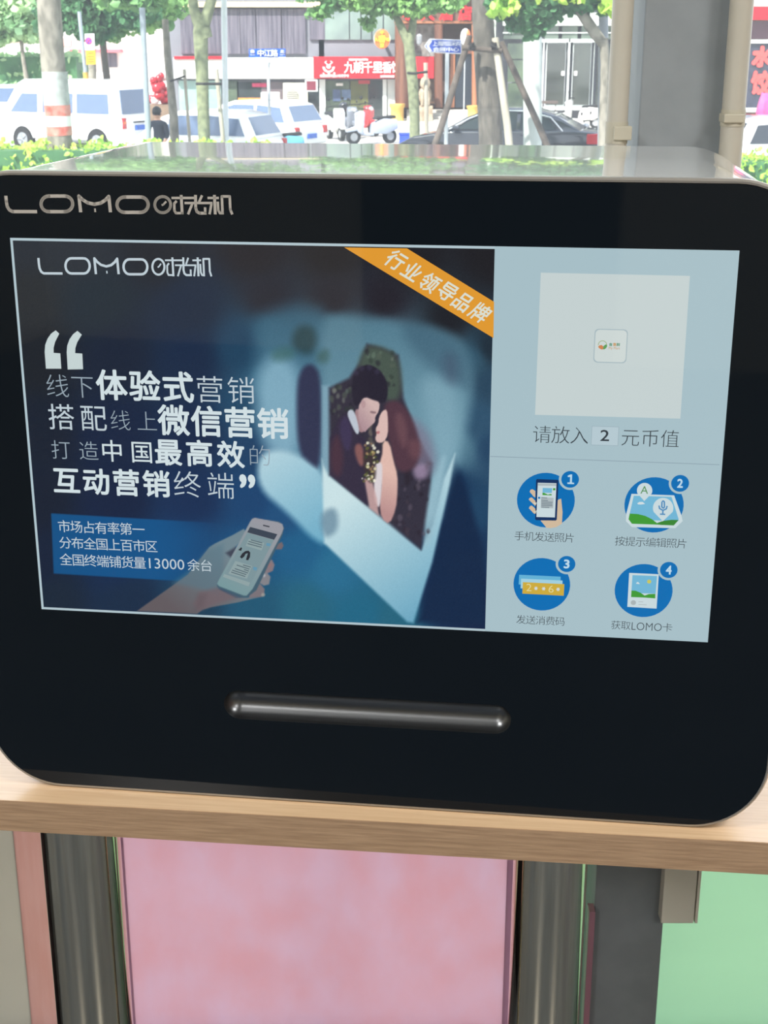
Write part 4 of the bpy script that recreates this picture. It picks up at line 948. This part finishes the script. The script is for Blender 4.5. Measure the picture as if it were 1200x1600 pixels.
for s in (-1,1):
    MB().box((-2.68,s*.94,.72),(-2.2,s*.64,.99)).build('tail_lamp', m_tail, t, bevel=.04)
    MB().tube([(x*k8,s*y*1.03,z*k8) for x,y,z in ((-1.5,.90,.96),(-1.2,.80,1.26),(-.6,.71,1.39),(.2,.70,1.40),(.7,.79,1.21),(1.15,.90,.97))], .02, 6).build('window_trim', m_trimc, t)
    MB().ball((1.05,s*1.04,1.08), (.1,.1,.07)).build('door_mirror', m_black_car, t, smooth=True)
MB().box((-2.69,-.24,.62),(-2.64,.24,.76)).build('number_plate', m_plate, t)
# white cars right of the van
hb = [(-2.1,.32),(-2.14,.75),(-2.0,.92),(1.0,.92),(1.9,.78),(2.12,.6),(2.14,.3)]
hr = [(-2.05,.9),(-1.75,1.42),(-1.3,1.52),(.1,1.52),(.55,1.38),(1.25,.9)]
hw_ = ([(-1.75,.96),(-1.55,1.36),(-.75,1.42),(-.75,.96)],[(-.65,.96),(-.65,1.42),(.05,1.42),(.35,1.33),(.35,.96)])
for (lab, px, Yc, rz_) in (('white hatchback right of the van, behind the forked tree', 306, 36.4, 160),('white car left of the street name sign post, nose away', 392, 42.5, 150)):
    t = car('white_car', lab, 'car', (at(px,205,Yc).x, Yc, GZ_), math.radians(rz_), hb, hr, 1.75, m_white_car, (-1.3,1.35), .31, hw_, ((1.18,.98),(.5,1.4)), ((-2.0,.98),(-1.76,1.4)), m_winb)
    for s in (-1,1): MB().box((-2.15,s*.84,.62),(-2.02,s*.62,.84)).build('tail_lamp', m_tail, t, bevel=.03)
    MB().box((-2.17,-.22,.5),(-2.12,.22,.63)).build('number_plate', m_plate, t)
Yr = 33.5
t = car('white_car', 'white car with dark bumper at the right edge behind the hedge', 'car', (at(1262,220,Yr).x, Yr, GZ_), math.radians(8), hb, hr, 1.75, m_white_car, (-1.3,1.35), .33, hw_, ((1.18,.98),(.5,1.4)), ((-2.0,.98),(-1.76,1.4)), m_win)
for (lab, px, Yc, rz_) in (('small hazy white car far behind the van roof, left', 20, 52, 20),('small hazy white car far behind the van roof, right', 100, 50, 175)):
    t = car('white_car', lab, 'car', (at(px,150,Yc).x, Yc, GZ_ if Yc < 44 else SWZ), math.radians(rz_), hb, hr, 1.75, m_white_car, (-1.3,1.35), .31, hw_, ((1.18,.98),(.5,1.4)), ((-2.0,.98),(-1.76,1.4)), m_winb)
# scooters
def scooter(label, px, Y, rz_, col, helmet=None, gz=SWZ, sc_=1.0):
    m = mat('scooter paint %d %d %d' % col, col, .3, var=.05, coat=.4)
    t = thing('motor_scooter', label, 'scooter', (at(px,200,Y).x, Y, gz), math.radians(rz_))
    s = sc_
    for x in (-.6*s,.62*s):
        wv = MB().tube([(x,-.06,.22*s),(x,.06,.22*s)], .22*s, 20).build('wheel', m_tyre, t, smooth=True); MB().tube([(x,-.066,.22*s),(x,.066,.22*s)], .12*s, 16).build('hub', m_hub, wv)
    MB().prism([(-.85*s,.45*s),(-.8*s,.72*s),(-.35*s,.76*s),(0,.60*s),(.05*s,.32*s),(-.45*s,.28*s)],'y',-.15,.15).build('rear_body', m, t, bevel=.05, smooth=True)
    MB().prism([(-.02*s,.25*s),(-.02*s,.33*s),(.35*s,.35*s),(.40*s,.27*s)],'y',-.14,.14).build('footboard', m, t, bevel=.02)
    MB().prism([(.34*s,.25*s),(.28*s,.95*s),(.36*s,1.0*s),(.52*s,.85*s),(.50*s,.35*s)],'y',-.17,.17).build('front_shield', m, t, bevel=.05, smooth=True)
    MB().prism([(.40*s,.42*s),(.50*s,.56*s),(.86*s,.44*s),(.84*s,.36*s)],'y',-.07,.07).build('mudguard', m, t, bevel=.02)
    MB().prism([(-.78*s,.75*s),(-.75*s,.84*s),(-.10*s,.80*s),(-.05*s,.72*s)],'y',-.13,.13).build('seat', m_tyre, t, bevel=.03, smooth=True)
    hb_ = MB().tube([(.28*s,-.33,1.03*s),(.36*s,-.15,1.05*s),(.36*s,.15,1.05*s),(.28*s,.33,1.03*s)], .018, 8).build('handlebar', m_tyre, t, smooth=True)
    for y in (-.25,.25):
        MB().tube([(.34*s,y,1.05*s),(.36*s,y*1.25,1.22*s)], .008, 6).build('mirror_stem', m_tyre, t); MB().ball((.36*s,y*1.3,1.25*s),(.02,.06,.045)).build('mirror', m_tyre, t, smooth=True)
    MB().ball((.5*s,0,.88*s),(.07,.1,.07)).build('headlamp', m_trimc, t, smooth=True)
    if helmet: 
        o = MB().ball((0,0,0),(.15,.14,.14),16,10).build('helmet', mat('helmet %d' % helmet[0], helmet, .2), loc=WM[t.name] @ Vector((-.3*s,0,.97*s)), smooth=True); tag(o, 'dark helmet on the seat of the '+label.split(' ')[0]+' scooter by the shop window' , 'helmet')
    return t
scooter('white scooter, leftmost in front of the red shop sign window', 524, 46, -70, (226,226,222))
scooter('grey scooter with a helmet, second in front of the red shop sign window', 543, 47.2, -65, (120,124,134), (60,62,72))
scooter('red scooter half hidden behind the silver scooter', 562, 48, -40, (196,60,64))
scooter('silver scooter seen nearly side on, left of the yellow column base', 581, 44.2, -155, (188,196,214))
scooter('sky blue scooter with red lamp beside the white car', 427, 38.6, 200, (104,186,222), gz=GZ_)
scooter('dark violet scooter behind the sky blue one', 450, 45, 250, (92,88,116))
scooter('white delivery scooter in front of the white shop doors', 905, 52, 160, (214,212,206))
scooter('black and white scooter at the steel pole by the saloon boot', 934, 40, 150, (150,158,166), gz=GZ_)
# blue crate
o = thing('blue_crate', 'blue plastic crate on the pavement left of the dark saloon', 'crate', (at(635,205,44.5).x, 44.5, SWZ))
MB().box((-.22,-.2,0),(.22,.2,.27)).build('crate_body', mat('blue plastic', (44,76,200), .5, var=.03), o, bevel=.02); MB().box((-.24,-.22,.27),(.24,.22,.31)).build('crate_rim', mat('blue plastic',(0,0,0)), o)

# person by the van
def person():
    Y = 32.6; x = at(246,190,Y).x
    t = thing('person', 'person in dark top with black hair, seen between the van and white cars', 'person', (x, Y, GZ_), math.radians(-20))
    me = bpy.data.meshes.new('body')
    J = dict(pel=(0,0,.92),sp=(0,.02,1.15),ch=(0,.03,1.36),nk=(0,.02,1.50),hd=(0,-.03,1.60),ht=(0,-.04,1.70),ls=(-.19,.02,1.40),le=(-.25,-.02,1.13),lw=(-.2,-.2,1.0),lh=(-.19,-.27,.97),
             rs=(.19,.02,1.40),re=(.25,0,1.13),rw=(.22,-.17,.98),rh=(.21,-.24,.95),lhp=(-.1,0,.86),lk=(-.11,-.08,.48),la=(-.11,.02,.09),lt=(-.11,-.13,.04),rhp=(.1,0,.86),rk=(.11,.06,.48),ra=(.11,.18,.10),rt=(.11,.05,.04))
    Rr = dict(pel=.14,sp=.125,ch=.15,nk=.055,hd=.095,ht=.07,ls=.065,le=.048,lw=.03,lh=.035,rs=.065,re=.048,rw=.03,rh=.035,lhp=.095,lk=.065,la=.045,lt=.04,rhp=.095,rk=.065,ra=.045,rt=.04)
    E = [('pel','sp'),('sp','ch'),('ch','nk'),('nk','hd'),('hd','ht'),('ch','ls'),('ls','le'),('le','lw'),('lw','lh'),('ch','rs'),('rs','re'),('re','rw'),('rw','rh'),('pel','lhp'),('lhp','lk'),('lk','la'),('la','lt'),('pel','rhp'),('rhp','rk'),('rk','ra'),('ra','rt')]
    keys = list(J); me.from_pydata([J[k] for k in keys], [(keys.index(a), keys.index(b)) for a, b in E], [])
    o = bpy.data.objects.new('body', me); C.objects.link(o)
    sk = o.modifiers.new('s','SKIN'); sv = me.skin_vertices[0].data
    for i, k_ in enumerate(keys): sv[i].radius = (Rr[k_], Rr[k_]*(.72 if k_ in ('pel','sp','ch') else 1)); sv[i].use_root = k_ == 'pel'
    o.modifiers.new('u','SUBSURF').levels = 2; dg = bpy.context.evaluated_depsgraph_get(); dg.update()
    m2 = bpy.data.meshes.new_from_object(o.evaluated_get(dg)); bpy.data.objects.remove(o); m2.name = 'body'
    m2.polygons.foreach_set('use_smooth',[True]*len(m2.polygons))
    skin = mat('skin', (206,160,134), .5, var=.03); jeans = mat('blue trousers', (52,66,110), .8); top = mat('dark navy top', (38,46,62), .8)
    for m in (skin, jeans, top): m2.materials.append(m)
    for p in m2.polygons:
        z = p.center.z; p.material_index = 1 if z < .93 and abs(p.center.x) < .18 else (2 if z < 1.47 and not (abs(p.center.x) > .15 and z < 1.08) else 0)
    b = bpy.data.objects.new('body', m2); C.objects.link(b); b.parent = t
    MB().ball((0,-.01,1.655),(.105,.115,.12),14,10).build('hair', mat('black hair',(24,22,24),.6), t, smooth=True)
    MB().ball((0,.17,1.24),(.14,.08,.2),12,8).build('backpack', mat('dark backpack',(46,56,84),.8), t, smooth=True)
    for s in (-1,1):
        MB().ball((s*.1,0,1.61),(.015,.025,.035),8,6).build('ear', skin, t, smooth=True)
        for q in range(4): MB().tube([(s*.2+(q-1.5)*.015,-.28,.965),(s*.2+(q-1.5)*.016,-.31,.935),(s*.2+(q-1.5)*.014,-.30,.905)], .008, 6).build('finger', skin, t, smooth=True)
        MB().ball((s*.11,-.06 if s<0 else .12,.045),(.05,.13,.045),10,6).build('shoe', m_tyre, t, smooth=True)
person()
# red and white balloon heap
Y = 40; t = thing('balloon_heap', 'heap of red and white bundles between the street pole and the slim trunk', 'bundle', (at(250,165,Y).x, Y, GZ_))
rr = random.Random(5)
for i in range(26):
    px, py = rr.uniform(238,262), rr.uniform(118,160); m = rr.choice([mat('red foil',(206,40,52),.3), mat('red foil',(0,0,0)), mat('pink white foil',(238,210,206),.3), mat('dark red foil',(150,24,36),.3)])
    p = at(px, py, Y + rr.uniform(-.3,.3)); r = rr.uniform(.08,.16); MB().ball(p, (r,r*.8,r*rr.uniform(.7,1.1)), 10, 7, .08).build('bundle', m, t, world=True, smooth=True)
MB().box((-.35,-.3,0),(.35,.3,at(250,163,Y).z-GZ_)).build('stand', mat('brown stand',(140,116,96),.8), t)

# ------------------------------------------------------------------ buildings across the street
YF = 58.0
m_curt = mat('curtained upper window', (116,110,120), .25, var=.15, scale=2.2, stretch=(5,1,.25), col2=(80,76,88)); m_glassd = mat('dark shop glass', (58,66,66), .08, spec=.7, var=.2, scale=.9, col2=(36,42,44)); m_glassg = mat('greenish shop glass', (96,110,88), .1, spec=.7, scale=.8, col2=(50,60,54))
m_band = mat('pale sign band', (214,212,206), .7, var=.04, scale=.5); m_cream = mat('cream cornice', (226,206,162), .7, var=.05); m_greyf = mat('grey facade', (128,128,136), .8, var=.08, scale=.7)
m_redsign = mat('red shop sign', (196,22,38), .4, var=.03); m_redsign2 = mat('red letter', (214,30,40), .4, var=.05); m_frame_w = mat('white door frame', (222,228,226), .4, var=.03)
m_brown = mat('brown timber', (122,78,58), .6, scale=1.2, stretch=(4,4,.4), col2=(88,54,42)); m_brown2 = mat('orange brown timber', (168,108,74), .6, scale=1.2, stretch=(4,4,.4), col2=(136,84,58)); m_stone = mat('yellow stone base', (226,190,104), .8, scale=3, col2=(200,160,80))
m_pilas = mat('pale green pilaster', (190,200,186), .7, var=.04, scale=.8)
def fb(name, x0, x1, y0, y1, m, t, dy=0.0, depth=.3, Y=YF):
    """facade block: photo pixel box on the facade, dy metres proud of it"""
    yy = Y - dy; a = at(x0, y1, yy); b_ = at(x1, y0, yy)
    return MB().box((a.x, yy, a.z), (b_.x, yy+depth, b_.z)).build(name, m, t, world=True)
def gnd(px, Y=YF): return (at(px,150,Y).x, Y, SWZ)
def zoff(px, py, Y=YF): return at(px,py,Y).z
# left building
t = thing('shop_building', 'grey shop building with curtained upper windows and pale sign band', 'building', gnd(380))
fb('wall', 272, 500, -420, 205, m_greyf, t, 0, 4)
xs_ = [282,312,344,375,400,440,478]
for i in range(len(xs_)-1): fb('upper_window', xs_[i]+1.5, xs_[i+1]-1.5, 14, 84, m_curt, t, .12, .1)
fb('cornice', 272, 500, 3, 11, m_cream, t, .35, .3); fb('sign_band', 272, 492, 90, 123, m_band, t, .4, .35); fb('red_edge', 272, 350, 88, 92.5, m_redsign, t, .45, .3)
for i in range(12):                      # upper storeys, seen mirrored in the machine's top
    for r in range(4): fb('upper_window', 276+i*18.6, 290+i*18.6, -60-r*90, -20-r*90, m_curt, t, .08, .1)
fb('shop_glass', 282, 345, 126, 190, mat('pale shop glass',(170,196,190),.2,scale=.7,col2=(130,160,156)), t, .1, .1); fb('shop_glass', 350, 372, 126, 190, m_glassg, t, .1, .1); fb('shop_glass', 372, 408, 128, 190, m_glassd, t, .1, .1); fb('shop_glass', 410, 442, 128, 190, mat('dim shop glass',(120,108,112),.2,scale=.7), t, .1, .1)
fb('display_board', 372, 410, 153, 160, mat('orange board',(236,150,70),.6), t, .15, .05); fb('display_board', 372, 410, 160, 165, mat('pink board',(220,70,110),.6), t, .16, .05); fb('display_board', 394, 416, 130, 136, mat('pink board',(0,0,0)), t, .15, .05)
fb('door_jamb', 500, 508, 124, 205, m_frame_w, t, .2, .2)
fb('side_door', 480, 499, 135, 205, m_glassd, t, .1, .1)
t = thing('box_stand', 'white box with a red lower half left of the air conditioner', 'box', (at(421,160,56.5).x, 56.5, SWZ))
fb('upper_box', 408, 436, 144.5, 165, m_whitep, t, 0, .4, 56.5); fb('lower_box', 410, 438, 165, 174, m_redp, t, -.03, .4, 56.5); fb('stand_leg', 414, 434, 174, 195, m_greyf, t, -.05, .3, 56.5)
t = thing('air_conditioner', 'beige outdoor air conditioner unit on the wall left of the red sign', 'air conditioner', (at(461,150,57.2).x, 57.2, zoff(461,172,57.2)))
fb('casing', 443, 480, 130, 171, mat('beige casing',(214,210,192),.6,var=.03), t, 0, .35, 57.2)
c = at(457,149,57.15); kk = mpp(57.15)
MB().tube([c+Vector((0,.06,0)), c], 9.2*kk, 24).build('fan_grille', mat('grey grille',(150,148,140),.5), t, world=True)
for q in range(5): MB().tube([c+Vector((0,-.02,(q-2)*3*kk))+Vector((-8*kk,0,0)), c+Vector((8*kk,-.02,(q-2)*3*kk))], .4*kk, 4).build('grille_bar', mat('beige casing',(0,0,0)), t, world=True)
fb('drip_tray', 444, 482, 171, 177, mat('green grey metal',(150,164,146),.6), t, 0, .4, 57.2)
t = thing('led_panel', 'small dark red notice panel hung left below the red shop sign', 'sign', at(487,133,56.9))
fb('panel_frame', 477, 496, 124.5, 143, m_frame_w, t, 0, .12, 56.9); fb('panel_face', 479, 493.5, 126.5, 141, mat('dark red face',(120,46,62),.4), t, .02, .05, 56.9)
# restaurant with the red sign
t = thing('restaurant_building', 'restaurant front with greenish glass under the red sign and grey windows above', 'building', gnd(560))
fb('wall', 500, 622, -420, 205, m_greyf, t, 0, 4)
for a, b_ in ((508,545),(547,563),(565,580),(582,598),(600,617)): fb('upper_window', a, b_, 16, 62, mat('hazy upper glass',(134,150,142),.2,scale=.6,col2=(96,106,110)), t, .1, .1)
fb('upper_window', 484, 507, 16, 62, m_curt, t, .1, .1)
fb('shop_glass', 509, 546, 126, 200, m_glassg, t, .1, .1); fb('shop_glass', 548, 575, 126, 200, mat('olive shop glass',(110,112,62),.2,scale=.8,col2=(60,66,48)), t, .1, .1); fb('shop_glass', 577, 598, 126, 200, m_glassd, t, .1, .1)
fb('door_jamb', 598, 604, 124, 205, m_frame_w, t, .2, .2); fb('door_panel', 605, 618, 124, 205, m_frame_w, t, .1, .1)
for a,b_,y0,y1,c_ in ((520,532,140,158,(70,86,120)),(560,578,125,131,(190,50,60)),(534,548,140,156,(90,110,140)),(525,536,130,134,(230,230,224))): fb('poster', a, b_, y0, y1, mat('poster %d'%c_[0], c_, .6), t, .13, .03)
for i in range(6):
    for r in range(4): fb('upper_window', 504+i*19.4, 519+i*19.4, -60-r*90, -20-r*90, m_curt, t, .08, .1)
ts = thing('restaurant_sign', 'long red shop sign with white characters and a bowl emblem', 'sign', at(585,106,57.4))
fb('sign_board', 490, 678, 88.5, 122.5, m_redsign, ts, 0, .3, 57.3)
wtext('九朝千里香馄饨', 538, 642, 97, 114, 57.28, m_white, ts, .012, split=True); 
wtext('闻起来香吃起来更香', 545, 575, 91.5, 95, 57.28, m_white, ts, .02); wtext('全国连锁特色小吃老字号', 500, 545, 116.5, 120.5, 57.28, m_white, ts, .02); wtext('全国连锁加盟', 594, 616, 117.5, 121, 57.28, m_white, ts, .02)
kk = mpp(57.28); c = at(513.5,104,57.28)
bowl = [(c.x+9.5*kk*math.cos(a), c.z+9*kk*math.sin(a)) for a in np.linspace(PI,2*PI,14)] + [(c.x+6*kk*math.cos(a), c.z-1*kk+5.5*kk*math.sin(a)) for a in np.linspace(2*PI,PI,12)]
MB().prism(bowl,'y',57.25,57.28).build('bowl_emblem', m_white, ts, world=True)
MB().ball((c.x,57.27,c.z),(3.4*kk,.03,3.4*kk)).build('emblem_ball', m_white, ts, world=True)
for s in (-1,1): MB().tube([Vector((c.x+s*2*kk,57.26,c.z+3*kk)), Vector((c.x+s*6*kk,57.26,c.z+6.5*kk)), Vector((c.x+s*3*kk,57.26,c.z+8*kk))], .7*kk, 6).build('emblem_steam', m_white, ts, world=True)
wtext('九朝香', 504, 524, 113, 116.5, 57.28, m_white, ts, .02)
# round orange sign
t = thing('round_sign', 'round orange sign with yellow characters above the red shop sign', 'sign', at(597,61,57))
c = at(597,61,56.9); kk = mpp(57)
MB().tube([c, c+Vector((0,.25,0))], 13*kk, 32).build('light_box', mat('white box edge',(236,232,226),.5), t, world=True)
MB().ball(c,(12.2*kk,.03,14.5*kk),28,12).build('orange_face', mat('orange face',(236,112,56),.4,var=.03), t, world=True, smooth=True)
MB().box((c.x-.05,c.y+.2,c.z-.05),(c.x+.05,58.1,c.z+.05)).build('bracket', m_greyf, t, world=True)
m_yel = mat('yellow letter',(250,214,60),.5,var=.03)
for ch, x, y, s in (('香',597,61,10),('千',597,51.5,6),('里',597,71,6),('九',588,62,5),('味',606,62,5)): wtext(ch, x-s/2, x+s/2, y-s/2, y+s/2, 56.85, m_yel, t, .03)
# wooden restaurant
t = thing('timber_building', 'brown timber restaurant front with red characters and yellow stone column bases', 'building', gnd(695))
fb('wall', 616, 775, -420, 205, mat('dark brown wall',(84,62,56),.8), t, -.6, 3.4)
fb('fascia', 622, 770, -2, 33, mat('fascia brown',(116,84,70),.7,scale=1), t, .5, .4); fb('fascia_lip', 616, 772, 33, 36.5, m_brown2, t, .6, .4); fb('roof_edge', 612, 775, -12, -3, m_brown, t, .9, 1)
for i in range(5):
    for r in range(3): fb('upper_window', 626+i*29, 648+i*29, -75-r*90, -25-r*90, m_curt, t, .0, .1)
fb('stone_panel', 645, 680, 38, 88, mat('grey stone mosaic',(150,146,140),.8,scale=5,col2=(104,96,92)), t, .1, .2)
for x0,x1,m in ((617,640,m_brown),(679,692,m_brown),(737,745,m_brown2)):
    a = at((x0+x1)/2,38,57.3); b_ = at((x0+x1)/2,168,57.3); MB().tube([a,b_], (x1-x0)/2*mpp(57.3), 20).build('column', m, t, world=True, smooth=True)
for x0,x1,y0,y1 in ((608,633,162,198),(729,748,165,190)):
    x_ = (x0+x1)/2; kk = mpp(56.8); prof = [(0,1),(.12,1.0),(.2,.84),(.75,.84),(.85,1.0),(1,1)]
    MB().tube([at(x_, y0+(y1-y0)*q, 57) for q,_ in prof], [(x1-x0)/2*kk*r for _,r in prof], 16).build('column_base', m_stone, t, world=True, smooth=True)
fb('red_board', 679, 691, 84, 106, mat('red board letter',(206,74,56),.5), t, .5, .1); fb('doorway', 711, 738, 84, 168, mat('dark blue doorway',(34,42,54),.4), t, .05, .1); fb('door_post', 703, 711, 84, 168, m_brown2, t, .12, .2)
fb('lintel', 690, 745, 76, 84, m_brown, t, .15, .2); fb('window_dark', 646, 680, 125, 162, mat('warm dark glass',(96,72,58),.3), t, .05, .1)
for i in range(5): fb('step', 636, 748, 172+i*5, 177+i*5, m_pave, t, .5+i*.35, .6)
ts = thing('roof_letters', 'row of red raised characters on the brown timber fascia', 'sign', at(680,22,57.4))
for ch, x in (('老',638),('大',668),('酒',697),('店',727)): wtext(ch, x-9, x+9, 10, 31, 57.35, m_redsign2, ts, .05, name='character')
def lion(label, x, y0, y1, w_):
    Y = 56.6; kk = mpp(Y); h = (y1-y0)*kk; c = at(x,y1,Y); t = thing('stone_lion', label, 'statue', (c.x,Y,SWZ))
    ms = mat('worn stone',(176,160,138),.8,scale=4,col2=(130,112,92)); zb = c.z
    MB().box((c.x-.3,Y-.2,SWZ),(c.x+.3,Y+.3,zb)).build('plinth', ms, t, world=True); b = MB()
    MB().ball((c.x,Y+.05,zb+h*.35),(w_*kk*.42,.22,h*.36),12,9,.05).build('body', ms, t, world=True, smooth=True); MB().ball((c.x,Y-.08,zb+h*.78),(w_*kk*.34,.2,h*.24),12,9,.06).build('head', ms, t, world=True, smooth=True)
    for s in (-1,1): MB().tube([(c.x+s*.1,Y-.12,zb+h*.5),(c.x+s*.12,Y-.2,zb+.02)], [.07,.06], 8).build('foreleg', ms, t, world=True, smooth=True)
lion('pale stone statue beside the timber column behind the middle tree stake', 664, 122, 165, 24)
t = thing('wall_lantern', 'grey lantern on the stone panel left of the blue arrow sign', 'lamp', at(655,62,57.2)); kk = mpp(57)
MB().tube([at(655,53,56.9),at(655,56,56.9),at(655,68,56.9),at(655,71,56.9)], [2*kk,5*kk,4*kk,2*kk], 8).build('lantern_body', mat('grey lantern',(150,152,156),.4), t, world=True); MB().tube([at(655,53,56.9),at(655,48,57.8)], .6*kk, 6).build('bracket', m_tyre, t, world=True)
t = thing('round_sign', 'round white and orange sign partly behind the propped tree', 'sign', at(727,57,50)); c = at(727,58,50); kk = mpp(50)
MB().ball(c,(7.5*kk,.12,13*kk),20,12).build('disc', mat('white box edge',(0,0,0)), t, world=True, smooth=True); MB().ball(c+Vector((4*kk,-.06,0)),(4*kk,.1,11*kk),16,10).build('orange_rim', mat('orange face',(0,0,0)), t, world=True, smooth=True)
MB().tube([c+Vector((0,.1,0)),Vector((c.x,50.1,SWZ))], .8*kk, 8).build('post', m_post, t, world=True)
# right building with white doors
t = thing('office_building', 'pale building front with white framed glass double doors right of the concrete pole', 'building', gnd(860))
fb('wall', 766, 1100, -420, 205, m_greyf, t, -.3, 3.7)
fb('pilaster', 766, 786, -420, 178, m_pilas, t, .5, .9); fb('band', 786, 1100, 20, 40, mat('white band',(206,210,202),.7,var=.03), t, .3, .5); fb('upper_glass', 786, 1100, -10, 20, m_glassd, t, .05, .1)
for x0,x1 in ((786,818),(850,874),(877,904),(907,936),(940,975)): fb('transom', x0+1, x1-1, 41, 61, mat('transom glass',(104,116,104),.15,scale=.7,col2=(70,80,74)), t, .1, .1)
fb('transom_bar', 786, 980, 50.5, 52, m_frame_w, t, .16, .1)
for y0,y1 in ((68,92),(94,128),(130,166)): fb('side_glass', 793, 818, y0, y1, m_glassg, t, .1, .1)
fb('door_frame', 846, 944, 61, 66, m_frame_w, t, .3, .2)
for x in (846,884.5,925): fb('door_frame', x, x+(5 if x != 884.5 else 7), 61, 171, m_frame_w, t, .3, .2)
fb('door_frame', 939, 944, 61, 171, m_frame_w, t, .3, .2)
for x0,x1,hx in ((851,885,882),(892,925,893)):
    d_ = fb('door_leaf', x0, x1, 66, 167, m_frame_w, t, .22, .1); fb('door_glass', x0+1, x1-1, 68, 164, m_glassg if x0 < 0 else mat('door glass',(74,78,72),.06,spec=.9,scale=.5,col2=(50,52,50)), d_, .26, .05)
    fb('door_handle', hx, hx+2, 82, 150, m_hub, d_, .36, .05); fb('push_plate', hx-5 if hx < 885 else hx+4, hx if hx < 885 else hx+9, 111, 118, m_whitep, d_, .32, .03)
fb('side_glass', 930, 938, 70, 165, m_glassd, t, .12, .1); fb('sill', 846, 950, 167, 172, m_frame_w, t, .5, .4)
fb('side_glass', 944, 975, 70, 165, m_glassd, t, .1, .1)
for i in range(12):
    for r in range(4): fb('upper_window', 792+i*26, 811+i*26, -60-r*90, -25-r*90, m_glassd, t, -.2, .1)
t = thing('bench', 'dark bench by the foot of the white door, left', 'bench', (at(857,170,56).x,56,SWZ)); fb('bench_seat', 845, 872, 158, 162, mat('dark bench wood',(92,80,76),.7), t, 0, .4, 56)
for x in (848,868): fb('leg', x-1, x+1, 162, 184, mat('dark bench wood',(0,0,0)), t, -.1, .1, 56)
# dumpling shop at the far right
YD_ = 44
t = thing('shop_building', 'shop front with dark window and red painted characters at the right edge', 'building', (at(1240,150,YD_).x, YD_, SWZ))
fb('wall', 1130, 1420, -420, 230, mat('cream shop wall',(214,200,184),.8,var=.06,scale=.6), t, 0, 3, YD_)
fb('awning', 1130, 1420, 10, 31, m_redsign, t, .5, .5, YD_); fb('maroon_glass', 1136, 1290, 33, 61, mat('maroon glass',(104,66,78),.15,var=.1), t, .05, .1, YD_); fb('window_bar', 1136, 1290, 62, 67.5, m_frame_w, t, .15, .2, YD_)
fb('shop_window', 1136, 1290, 68, 168, mat('shop window navy',(56,58,76),.12,spec=.7,var=.15), t, .05, .1, YD_); fb('sill', 1130, 1300, 169, 175, m_frame_w, t, .3, .3, YD_); fb('red_strip', 1130, 1195, 178, 183, m_redsign, t, .1, .1, YD_)
m_l = mat('painted red letter',(238,92,88),.5,var=.03)
wtext('水', 1178, 1202, 75, 103, YD_-.08, m_l, t, .075); wtext('饺', 1176, 1202, 114, 146, YD_-.08, m_l, t, .06)
o = MB().ball((0,0,0),(.25,.2,.5),10,8,.2).build('pink_bundle', mat('pink cloth',(232,90,150),.7), loc=at(1194,175,YD_-2), smooth=True); tag(o,'pink cloth bundle in front of the dumpling shop at the right edge','bundle')
# far left: pale buildings in haze
t = thing('far_building', 'pale hazy building with a red awning beyond the trees at far left', 'building', (at(150,100,85).x,85,SWZ))
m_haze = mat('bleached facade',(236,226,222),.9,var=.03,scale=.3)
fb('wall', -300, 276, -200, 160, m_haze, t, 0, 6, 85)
fb('awning', 108, 188, 77, 82, mat('pale red awning',(230,110,120),.7), t, .8, .8, 85); fb('shop_glass', 96, 128, 86, 96, m_glassd, t, .1, .1, 85); fb('shop_glass', 166, 182, 83, 105, m_curt, t, .1, .1, 85); fb('pink_panel', 88, 110, 60, 72, mat('pale pink panel',(236,176,166),.8), t, .1, .1, 85); fb('pink_panel', 0, 40, 52, 66, mat('pale pink panel',(0,0,0)), t, .1, .1, 85)
fb('blue_panel', 272, 278, 48, 88, m_blue, t, 20, .1, 85)
for i in range(12):
    for r in range(3): fb('upper_window', -160+i*36, -138+i*36, -150+r*62, -118+r*62, m_curt, t, .08, .1, 85)
